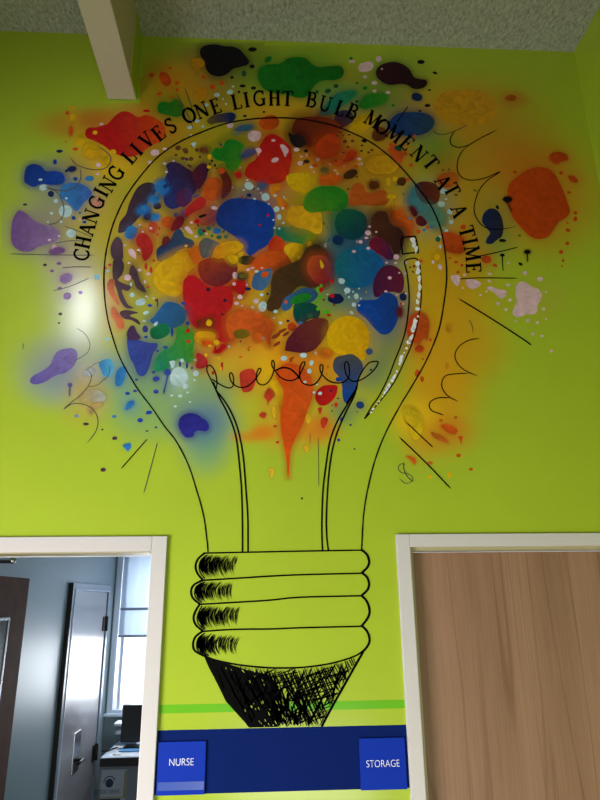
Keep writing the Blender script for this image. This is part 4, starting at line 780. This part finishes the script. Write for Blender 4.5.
ribbon(bm, [(217,392),(214,386),(211,380),(207,371),(207.5,366),(211,366),(215,372),(217,382),(216,390)], 1.8)
ribbon(bm, [(212,379),(219,384),(228,388),(233,386),(233.5,378),(231.5,373),(229.5,375),(231.5,382),(238,387),(246,387),(253,382),(259,374),(261,369.5),(258.5,369),(256.3,376),(258,383),(264,385),(270,380),(274,370),(274,362),(272,361),(272,366),(275,371)], 1.8)
ribbon(bm, [(275,371),(282,368),(290,369),(297,375),(299,379)], 2.4); ribbon(bm, [(275,371),(280,377),(287,380.5),(294,380),(299,376),(304,366),(304.8,362.5),(302,363),(299.5,371),(301,381),(307,385),(315,384),(321,376),(323,368),(322,365),(320,366),(321,373),(328,380.5),(336,383),(344,382),(349,376),(349,366),(346.5,361.5),(344.5,365),(346,374),(351,380.5),(358,381),(366,377),(374,370),(378,363),(376,361.5),(369,363),(363,370),(358,380),(356.5,388),(350,398),(346,404)], 1.9)
part('filament', bm, 'black curly painted filament')
LW[0] = .92
for pts2 in ([[(213,382),(219,397),(226,410),(232.5,425),(236.5,440),(239.5,465),(241.5,490),(242.3,515),(242.5,535),(242.5,552)], [(216,391),(223,399),(231,412),(238,430),(243,455),(246,490),(247.7,515),(248,535),(248,552)]],
             [[(357,388),(347,405),(337,422),(330,441),(326,465),(323,490),(321.8,520),(322,540),(322.5,551)], [(356.5,386),(354,396),(345,414),(336,436),(330.5,460),(327.5,490),(326.3,520),(327,540),(328.5,551)]]):
    bm = bmesh.new()
    for q_ in pts2: ribbon(bm, q_, 1.9)
    part('support_wire', bm, 'double black painted line holding the filament')
# screw base: ribs, each with shading strokes at its left end
rows = [(553, 580, 205, 195.5, 203, 550.3, 573, 369), (580, 604, 203, 191, 200, 573, 595.5, 369), (604, 631, 200, 193.5, 203, 596, 626, 369.5), (631, 657, 203, 193, 207, 626, 653, 369.5)]
for k, (ya_, yb_, xt, xm_, xb_, yr0, yr1, xr) in enumerate(rows):
    bm = bmesh.new(); ym = (ya_+yb_)/2
    ribbon(bm, [(xt, ya_), (xm_+2.8, ya_+(ym-ya_)*.42), (xm_, ym), (xm_+2.3, ym+(yb_-ym)*.55), (xb_, yb_)], 2.4)
    ribbon(bm, [(xt+2, ya_+2), (xm_+5.8, ya_+(ym-ya_)*.5), (xm_+3.6, ym), (xm_+5.2, ym+(yb_-ym)*.5), (xb_+2, yb_-1.5)], 1.4)
    ribbon(bm, [(362, yr0), (367, yr0+(yr1-yr0)*.2), (xr, (yr0+yr1)/2), (367.3, yr1-(yr1-yr0)*.25), (361.5, yr1)], 2.6)
    if k == 0: ribbon(bm, [(203, 553.2), (240, 552.4), (300, 551.2), (362, 550.2)], 1.7)
    if k < 3: ribbon(bm, [(xb_-1, yb_+.4), (235, yb_-1.6), (270, yb_-(3.8 if k < 2 else 2)), (300, yr1+1.8), (362, yr1+.3)], 1.8)
    else: ribbon(bm, [(204, 655.5), (215, 660), (240, 665), (270, 667.8), (300, 667.5), (325, 664.5), (342, 660.5), (356, 655.5), (364, 650)], 1.9)
    h = yb_-ya_
    for s in range(250):
        u = random.random()**1.15; xo = 1.5+u*35+(4 if k > 1 else 0)*u; bow = (7-u*1.5)*random.uniform(.85, 1.15)
        a0 = random.uniform(.0, .5)*(1-u*.2)+u*.05; a1 = min(.985-u*.06, a0+random.uniform(.28, .62)*(1-u*.3))
        pts = []
        for j in range(7):
            t = a0+(a1-a0)*j/6; pts.append((xm_+3.5+xo+bow*(2*t-1)**2, ya_+.8+t*(h-1.6)+(u*3 if k == 3 else 0)))
        ribbon(bm, pts, random.uniform(.38, .75)*(1.25-u*.6), taper=3, y=BL)
    for s in range(12):   # packed dark strokes at the far left
        xo = random.uniform(.5, 7); a0 = random.uniform(.05, .4); a1 = min(.96, a0+random.uniform(.35, .6)); pts = []
        for j in range(7):
            t = a0+(a1-a0)*j/6; pts.append((xm_+3.5+xo+7*(2*t-1)**2, ya_+1+t*(h-2)))
        ribbon(bm, pts, random.uniform(.9, 1.5), taper=4, y=BL)
    part('screw_rib', bm, 'black outlined rib with hatched shading')
# contact tip: cross hatching inside the tapering shape
def tip(u, v):
    lx_ = (205+v*7*2.4, 656+v*17*2.4) if v < .4167 else (222+(v-.4167)/.5833*27.5, 697+(v-.4167)/.5833*30.5)
    rx_ = 363-v*41.5, 652+v*74
    top = 656+(u*1.0)*(-4)+ (math.sin(math.pi*min(1, max(0, u))**.9)*13)
    l0 = lx_[1]; y = l0*(1-u)+rx_[1]*u
    y += (math.sin(math.pi*min(1, max(0, u))**.9)*12.5)*(1-v)
    return (lx_[0]+(rx_[0]-lx_[0])*u, y)
bm = bmesh.new(); yb2 = layer()
ribbon(bm, [(205,655),(209,665),(216,678),(232,703),(250,727)], 2.6); ribbon(bm, [(363,652),(355,666),(346,682),(333,705),(321.5,726.5)], 2.6)
def bound(u0, u1, v0, v1, w, n=5, tp=6):
    ribbon(bm, [tip(u0+(u1-u0)*j/n, v0+(v1-v0)*j/n) for j in range(n+1)], w, taper=tp, y=BL-.00001)
# solid mass at the left
vs = []
edge = [tip(0, v/12) for v in range(13)]+[tip(.40-.06*math.sin(9*v), 1-v/14) for v in range(0, 12)]+[tip(.26, .12), tip(.14, .05), tip(.06, .03)]
f_ = bm.faces.new([bm.verts.new((W(*q_)[0], BL, W(*q_)[1])) for q_ in edge]); bmesh.ops.triangulate(bm, faces=[f_])
TOP = [(204,655.5),(215,660),(240,665),(270,667.8),(300,667.5),(325,664.5),(342,660.5),(356,655.5),(364,650)]
LEF = [(205,655),(209,665),(216,678),(232,703),(250,727)]
def interp(tab, v, i, o):
    for p_, q_ in zip(tab, tab[1:]):
        if p_[i] <= v <= q_[i]: return p_[o]+(q_[o]-p_[o])*(v-p_[i])/(q_[i]-p_[i])
    return tab[0][o] if v < tab[0][i] else tab[-1][o]
def inside(x, y): return y < 727 and x < 362.3-(y-652)*.557 and x > interp(LEF, y, 1, 0) and y > interp(TOP, x, 0, 1)-.3
def hatch(x, y, dx, dy, L_, w):
    n_ = max(3, int(L_/2)); run = []
    cv = random.uniform(-.0025, .0025)
    for j in range(n_+1):
        t = L_*j/n_; px, py = x+dx*t+dy*cv*t*t, y+dy*t-dx*cv*t*t
        if inside(px, py): run.append((px, py))
        elif run: break
    if len(run) > 2: ribbon(bm, run, w, taper=7, y=BL-.00001)
for k in range(66):      # strokes sloping down to the right
    x = 209+146*k/66+random.uniform(-.8, .8); m = random.uniform(.36, .56); q_ = math.hypot(m, 1); u = k/66
    hatch(x, interp(TOP, x, 0, 1)+random.uniform(.2, 2), m/q_, 1/q_, random.uniform(55, 90), (2.2-u*1.1)*random.uniform(.75, 1.15))
for k in range(95):      # strokes sloping down to the left
    x = random.uniform(235, 350); y = random.uniform(660, 712); m = -random.uniform(.3, .62); q_ = math.hypot(m, 1)
    hatch(x, max(y, interp(TOP, x, 0, 1)+.4), m/q_, 1/q_, random.uniform(12, 40), random.uniform(.8, 1.6))
for k in range(60):      # flatter strokes rising to the right
    x = random.uniform(240, 330); y = random.uniform(676, 726); m = -random.uniform(.22, .55); q_ = math.hypot(m, 1)
    hatch(x, y, 1/q_, m/q_, random.uniform(14, 48), random.uniform(.8, 1.5))
for k in range(40):      # extra weight low in the middle
    x = random.uniform(270, 312); y = random.uniform(690, 715); m = random.uniform(-.5, .5); q_ = math.hypot(m, 1)
    hatch(x, y, m/q_, 1/q_, random.uniform(12, 34), random.uniform(1.0, 2.0))
part('contact_tip', bm, 'black cross hatched tip of the bulb')
# lime flecks left open in the dark mass
bm = bmesh.new()
for s in range(55):
    u = random.uniform(.1, .5); v = random.uniform(.04, .97); 
    if random.random() < .35*(1-u): continue
    a = tip(u, v); L_ = random.uniform(.8, 2.6); ribbon(bm, [a, (a[0]+L_*.5, a[1]+L_)], random.uniform(.35, .7), y=BL-.00004)
obj('bare_wall_flecks', bm, M_LIME, bulb, 'lime flecks left open in the hatching')['kind'] = 'stuff'
LW[0] = .8
# painted reflection on the glass
bm = bmesh.new(); LAY[0] = .00146
ribbon(bm, [(401,240),(403,237.5),(408,237),(415,236.5),(416.8,242),(418.3,253),(412,253),(402.5,254.3),(401.5,247),(400.8,239)], 2.0, smooth=False)
ribbon(bm, [(419,262),(416,258.8),(410,259),(404.5,262),(407,274),(409,295),(408,313),(405.5,330),(401,345),(395,360),(388,378),(379,396),(372,406),(364.5,419)], 1.7)
ribbon(bm, [(419.5,262),(421,280),(421,300),(418.5,317),(415.5,332),(411,346),(404.5,361),(396.5,378),(388,391),(377,405),(364.5,419)], 1.5)
gl = part('reflection_outline', bm, 'black outlined reflection drawn on the glass')
def dab(x, y, rx_, ry_, rot):
    bm = bmesh.new(); r = math.radians(rot); n = 10; y3 = layer()-.00006; vs = []
    for i in range(n):
        t = 2*math.pi*i/n; k = random.uniform(.65, 1.15); X, Y = rx_*k*math.cos(t), ry_*k*math.sin(t)
        q_ = W(x+X*math.cos(r)-Y*math.sin(r), y+X*math.sin(r)+Y*math.cos(r)); vs.append(bm.verts.new((q_[0], y3, q_[1])))
    bm.faces.new(vs); obj('white_dab', bm, M_WHITE, bulb, 'white dab of paint along the reflection')
for a in [(413,240,3,3,0),(414,245,2,4,10),(416,250,1.6,4,10),(417.5,264,2.4,4,0),(418,271,2.6,4.5,0),(419,279,2.2,4,0),(419.5,287,2,5,0),(418.5,295,2,4,0),(417.5,302,1.8,3,0),(417,309,2.6,2.2,0),(418,316.5,1.2,1.2,0),(414.5,324,2.6,6.5,12),(412.5,330,2.5,2.5,0),(411,338,2,4.5,25),(408.5,342,2.4,2.5,0),(406.5,348.5,1.5,1.5,0),(404,353,1,1,0),(401,359,2,5,14),(399.5,364,1.8,2,0),(397,371.5,1.3,1.3,0),(394,377,1.8,3.5,30),(392,380.5,2,2,0),(388.5,386,1.8,3.4,30),(387,389,2,3,20),(384.5,393,1.4,2,20),(382.5,396.5,.9,.9,0),(379,401.5,1,1,0),(377,404.5,.8,.8,0),(373,409,1,2,40),(371,412.5,.9,1.5,40)]: dab(*a)

# ---- loose pen strokes around the bulb
LAY[0] = .0015
M_GREYL = plain('thin grey brown line paint', (70, 62, 60), .45)
SK = [([(433,131),(437,134),(445,134.5),(455,131),(468,125)],1.1),([(455,131),(450.5,138),(451,144.5),(458,147.5),(468,145.5),(480,138.5),(498,129.5)],1.3),([(472,143),(461,153),(457,166),(460,176),(470,180.3),(484,178.5),(500,172),(488,180),(480,189),(475.5,200),(474,211),(478,221),(486,228),(500,229.5),(518,226)],1.3),
 ([(476,257),(497,252.5),(518,247.3)],1.4),([(459,279.2),(480,278),(518,278.5)],1.4),([(458,298.5),(490,318),(524,340),(531,345.5)],1.9),([(469,320),(472,326),(473,333)],.9),
 ([(480,338.7),(470,340),(460,345.5),(455,354),(456.5,362),(464,370),(478,376.3)],1.3),([(470,373.3),(455,374),(445,376.3),(441.5,384),(443.5,391),(449,397),(458,401.5)],1.4),([(450,398),(440,397.7),(432,400.5),(429,405.5),(431.5,410.5),(437,413),(444,415.3)],1.5),
 ([(407,423),(420,435.5),(433,447.5)],1.6),([(399,437),(425,462),(451,489)],1.9),
 ([(406,465),(401,464),(398,468),(401,472.5),(408,474),(412.5,478),(411,482),(405,483.2),(398.5,478)],1.0),([(403.5,462),(404,470),(407.5,477),(413.5,482)],1.2),
 ([(70,157),(75,163.5),(84,168),(95,170),(105,168.5),(110,163),(110.5,157),(106,152),(99,147)],1.2),([(80,168),(81,178),(76,186.5),(67,190.5),(55,190),(45,187)],1.1),([(48,188),(57,192.5),(62.5,202),(64,212),(61,219.5),(55,223.5),(48,225)],1.1),
 ([(64,226),(80,232),(92,237.5)],.9),([(56,243.5),(70,241),(86,241.5)],1.0),([(9,254),(50,255),(95,255.5)],1.1),([(62,268.2),(75,267),(92,267.3)],1.1),([(53,291),(70,286.5),(90,278)],1.1),
 ([(76,328),(85,334),(90,344),(88,352),(82,357),(74,361)],.9),([(86,369),(91.5,375),(89,385),(81,395),(72,402),(64,409),(71,404.5),(79,403.7),(88,406),(95,412),(98,420.5),(96.5,430),(91,438.5),(86,444)],1.2),
 ([(86,371),(95,364),(104,361)],.7),([(147.5,439),(135,453),(121,469)],1.5),([(157.7,442),(151,467),(143.7,493.5)],1.1),
 ([(176.5,93.5),(183,106),(190,119),(193,129)],1.0),([(184.5,88),(190,102),(192,110)],1.0),([(408,106.5),(402,115),(396.5,123)],1.4),
 ([(23.5,343),(23,350)],1.0),([(70,384),(69.3,395)],1.2),([(310,432),(310,445)],.6),([(318,437),(318.5,462),(318.6,487)],.7),([(104,381),(109,374),(110,366)],.9),([(88,387),(98,385),(105,378)],.9)]
for pts, w in SK:
    obj('pen_stroke', ribbon(bmesh.new(), pts, w*.95, taper=14), M_BLACK if w > 1.2 else M_GREYL, mural)

# ---- the slogan along the top of the bulb, hand built roman capitals
def arc(cx, cy, rx_, ry_, a0, a1, n=10):
    return [(cx+rx_*math.cos(math.radians(a0+(a1-a0)*i/n)), cy+ry_*math.sin(math.radians(a0+(a1-a0)*i/n))) for i in range(n+1)]
TK, TN, SF = .17, .075, .075
G = {  # strokes in a box 0..w by 0..1: (points, thickness)
 'C': (.8, [(arc(.45, .5, .38, .47, 48, 312, 14), .13), ([(.72, .98), (.72, .70)], SF), ([(.72, .28), (.72, .06)], SF)]),
 'H': (.9, [([(.2, 0), (.2, 1)], TK), ([(.7, 0), (.7, 1)], TK), ([(.2, .5), (.7, .5)], TN), ([(.05, .03), (.35, .03)], SF), ([(.05, .97), (.35, .97)], SF), ([(.55, .03), (.85, .03)], SF), ([(.55, .97), (.85, .97)], SF)]),
 'A': (.9, [([(.14, 0), (.44, 1)], TN), ([(.44, 1), (.76, 0)], TK), ([(.24, .36), (.64, .36)], TN), ([(.02, .03), (.28, .03)], SF), ([(.6, .03), (.9, .03)], SF)]),
 'N': (.95, [([(.18, 0), (.18, 1)], TN), ([(.16, 1), (.76, 0)], TK), ([(.78, 0), (.78, 1)], TN), ([(.03, .03), (.33, .03)], SF), ([(.02, .97), (.26, .97)], SF), ([(.62, .97), (.94, .97)], SF)]),
 'G': (.88, [(arc(.45, .5, .38, .47, 48, 320, 14), .13), ([(.72, .98), (.72, .70)], SF), ([(.72, .02), (.72, .44)], TK*.85), ([(.52, .44), (.86, .44)], SF)]),
 'I': (.4, [([(.2, 0), (.2, 1)], TK), ([(.03, .03), (.37, .03)], SF), ([(.03, .97), (.37, .97)], SF)]),
 'L': (.72, [([(.2, 0), (.2, 1)], TK), ([(.03, .03), (.66, .03)], SF), ([(.03, .97), (.37, .97)], SF), ([(.64, 0), (.64, .26)], SF)]),
 'V': (.85, [([(.14, 1), (.43, 0)], TK), ([(.43, 0), (.72, 1)], TN), ([(0, .97), (.3, .97)], SF), ([(.57, .97), (.86, .97)], SF)]),
 'E': (.74, [([(.2, 0), (.2, 1)], TK), ([(.03, .03), (.66, .03)], SF), ([(.03, .97), (.64, .97)], SF), ([(.2, .52), (.5, .52)], SF), ([(.65, 0), (.65, .24)], SF), ([(.63, 1), (.63, .78)], SF), ([(.5, .4), (.5, .64)], SF)]),
 'S': (.66, [([(.56, .84), (.44, .95), (.28, .96), (.14, .86), (.13, .70), (.27, .57), (.43, .46), (.54, .33), (.50, .13), (.34, .03), (.18, .05), (.09, .18)], .13), ([(.57, 1), (.57, .74)], SF), ([(.08, .02), (.08, .28)], SF)]),
 'O': (.92, [(arc(.46, .5, .38, .47, 100, 260, 10), .16), (arc(.46, .5, .38, .47, -80, 80, 10), .16), (arc(.46, .5, .38, .47, 0, 360, 20), .08)]),
 'T': (.8, [([(.4, 0), (.4, 1)], TK), ([(.04, .96), (.76, .96)], SF), ([(.24, .03), (.56, .03)], SF), ([(.05, 1), (.05, .76)], SF), ([(.75, 1), (.75, .76)], SF)]),
 'B': (.78, [([(.2, 0), (.2, 1)], TK), ([(.03, .97), (.4, .97)], SF), ([(.03, .03), (.4, .03)], SF), ([(.2, .53), (.42, .53)], SF), (arc(.38, .75, .24, .22, 90, -90, 8), .12), (arc(.40, .28, .29, .25, 90, -90, 8), .13)]),
 'U': (.9, [([(.2, 1), (.2, .34), (.26, .12), (.44, .03), (.62, .10), (.70, .34)], .13), ([(.72, .3), (.72, 1)], TN), ([(.04, .97), (.37, .97)], SF), ([(.58, .97), (.88, .97)], SF)]),
 'M': (1.1, [([(.16, 0), (.2, 1)], TN), ([(.2, 1), (.54, .06)], TK), ([(.54, .06), (.88, 1)], TN), ([(.88, 1), (.92, 0)], TK), ([(.02, .03), (.3, .03)], SF), ([(.76, .03), (1.08, .03)], SF), ([(.06, .97), (.24, .97)], SF), ([(.86, .97), (1.02, .97)], SF)]),
}
WORDS = [[('C',81.5,255),('H',83,242.5),('A',87,229.5),('N',91,216.5),('G',96.5,202.5),('I',101,192.5),('N',108,184.5),('G',116,173)],
 [('L',129,157),('I',136.5,149.5),('V',146.5,140),('E',158.5,133.5),('S',170.5,126)],
 [('O',189,115.5),('N',201.5,110.5),('E',215.5,106.5)],
 [('L',236.5,102),('I',246.5,100),('G',259.5,98.5),('H',274.5,98.3),('T',287.5,98.7)],
 [('B',311.5,100),('U',325.5,104),('L',340.5,108.5),('B',352.5,111.5)],
 [('M',373,119.5),('O',383,127),('M',395,134),('E',407,143),('N',419,154),('T',431,163)],
 [('A',443,182),('T',452,190)],[('A',459,211)],[('T',467,232),('I',470,241.5),('M',472.5,253.5),('E',473.5,268)]]
TXT = ['CHANGING','LIVES','ONE','LIGHT','BULB','MOMENT','AT','A','TIME']
slogan = bpy.data.objects.new('slogan', None); C.objects.link(slogan); slogan.parent = mural; slogan.matrix_parent_inverse = Matrix.Translation(-mural.location)
slogan.location = (mc[0], -.004, W(280, 110)[1]); slogan['label'] = 'black roman capitals painted along the top of the bulb'
bpy.context.view_layer.update()
allL = [l for w_ in WORDS for l in w_]
LAY[0] = .00152
idx = 0
HGT = 15.2; LW[0] = 1.12
for w_, tx in zip(WORDS, TXT):
    bm = bmesh.new()
    for ch, cx, cy in w_:
        a = allL[max(idx-1, 0)]; b = allL[min(idx+1, len(allL)-1)]
        # baseline direction: tangent of the letter row, blended with the arc's own tangent
        rad = Vector((cx-278, cy-283)).normalized(); tan_arc = Vector((-rad.y, rad.x))
        tan = tan_arc.normalized(); up = Vector((tan.y, -tan.x))
        gw, strokes = G[ch]
        yy = -LAY[0]
        for pts, th in strokes:
            q_ = [(cx+tan.x*(x-gw/2)*HGT*.92+up.x*(z-.5)*HGT, cy+tan.y*(x-gw/2)*HGT*.92+up.y*(z-.5)*HGT) for x, z in pts]
            pass
            ribbon(bm, q_, th*HGT*1.0, y=-LAY[0], smooth=len(pts) > 2)
        idx += 1
    o = obj('lettered_word', bm, M_BLACK); o.parent = slogan; o.matrix_parent_inverse = slogan.matrix_world.inverted(); o['label'] = 'black painted word '+tx

# ================================================================== LIGHT
wd = bpy.data.worlds.new('sky'); SC.world = wd; wd.use_nodes = True
bg = wd.node_tree.nodes['Background']
sky = wd.node_tree.nodes.new('ShaderNodeTexSky'); sky.sky_type = 'HOSEK_WILKIE'; sky.turbidity = 6; sky.sun_direction = (.3, -.5, .8)
mixn = wd.node_tree.nodes.new('ShaderNodeMix'); mixn.data_type = 'RGBA'; mixn.inputs[0].default_value = .85; mixn.inputs[7].default_value = (.93, .97, 1, 1)
wd.node_tree.links.new(sky.outputs[0], mixn.inputs[6]); wd.node_tree.links.new(mixn.outputs[2], bg.inputs[0]); bg.inputs[1].default_value = 1.9
def area_light(name, loc, target, sx, sy, power, col=(1, 1, 1), spread=180):
    l = bpy.data.lights.new(name, 'AREA'); l.shape = 'RECTANGLE'; l.size = sx; l.size_y = sy; l.energy = power; l.color = col; l.spread = math.radians(spread)
    o = bpy.data.objects.new(name, l); C.objects.link(o); o.location = loc
    o.rotation_euler = (Vector(target)-Vector(loc)).to_track_quat('-Z', 'Y').to_euler(); return o
area_light('hall_window_light', (-2.1, -2.0, 1.15), (0, 0, .85), 1.4, 1.3, 60, (1, .98, .95), 130)
area_light('hall_low_fill_light', (.35, -4.6, .4), (.1, 0, .8), 1.3, .55, 18, (1, .98, .96), 110)
area_light('nurse_desk_fill_light', (-.75, 4.25, RZ-.03), (-.75, 4.25, 0), .6, .6, 15, (.92, .96, 1), 95)  # unseen fill added above the desk to brighten its top
gx, gz = W(83, 310)
area_light('hall_fixture_light', (gx*2, CAM.y, 2*gz-CAM.z), (gx, 0, gz), .08, .38, 1.35, (.95, .97, 1), 60)
area_light('nurse_window_light', ((WX0+WX1)/2, BWY+.35, 1.75), ((WX0+WX1)/2-.4, 1, 1.3), 1.1, 1.3, 50, (.95, .98, 1))
SC.view_settings.view_transform = 'Standard'; SC.view_settings.look = 'None'; SC.view_settings.exposure = 0; SC.view_settings.gamma = 1
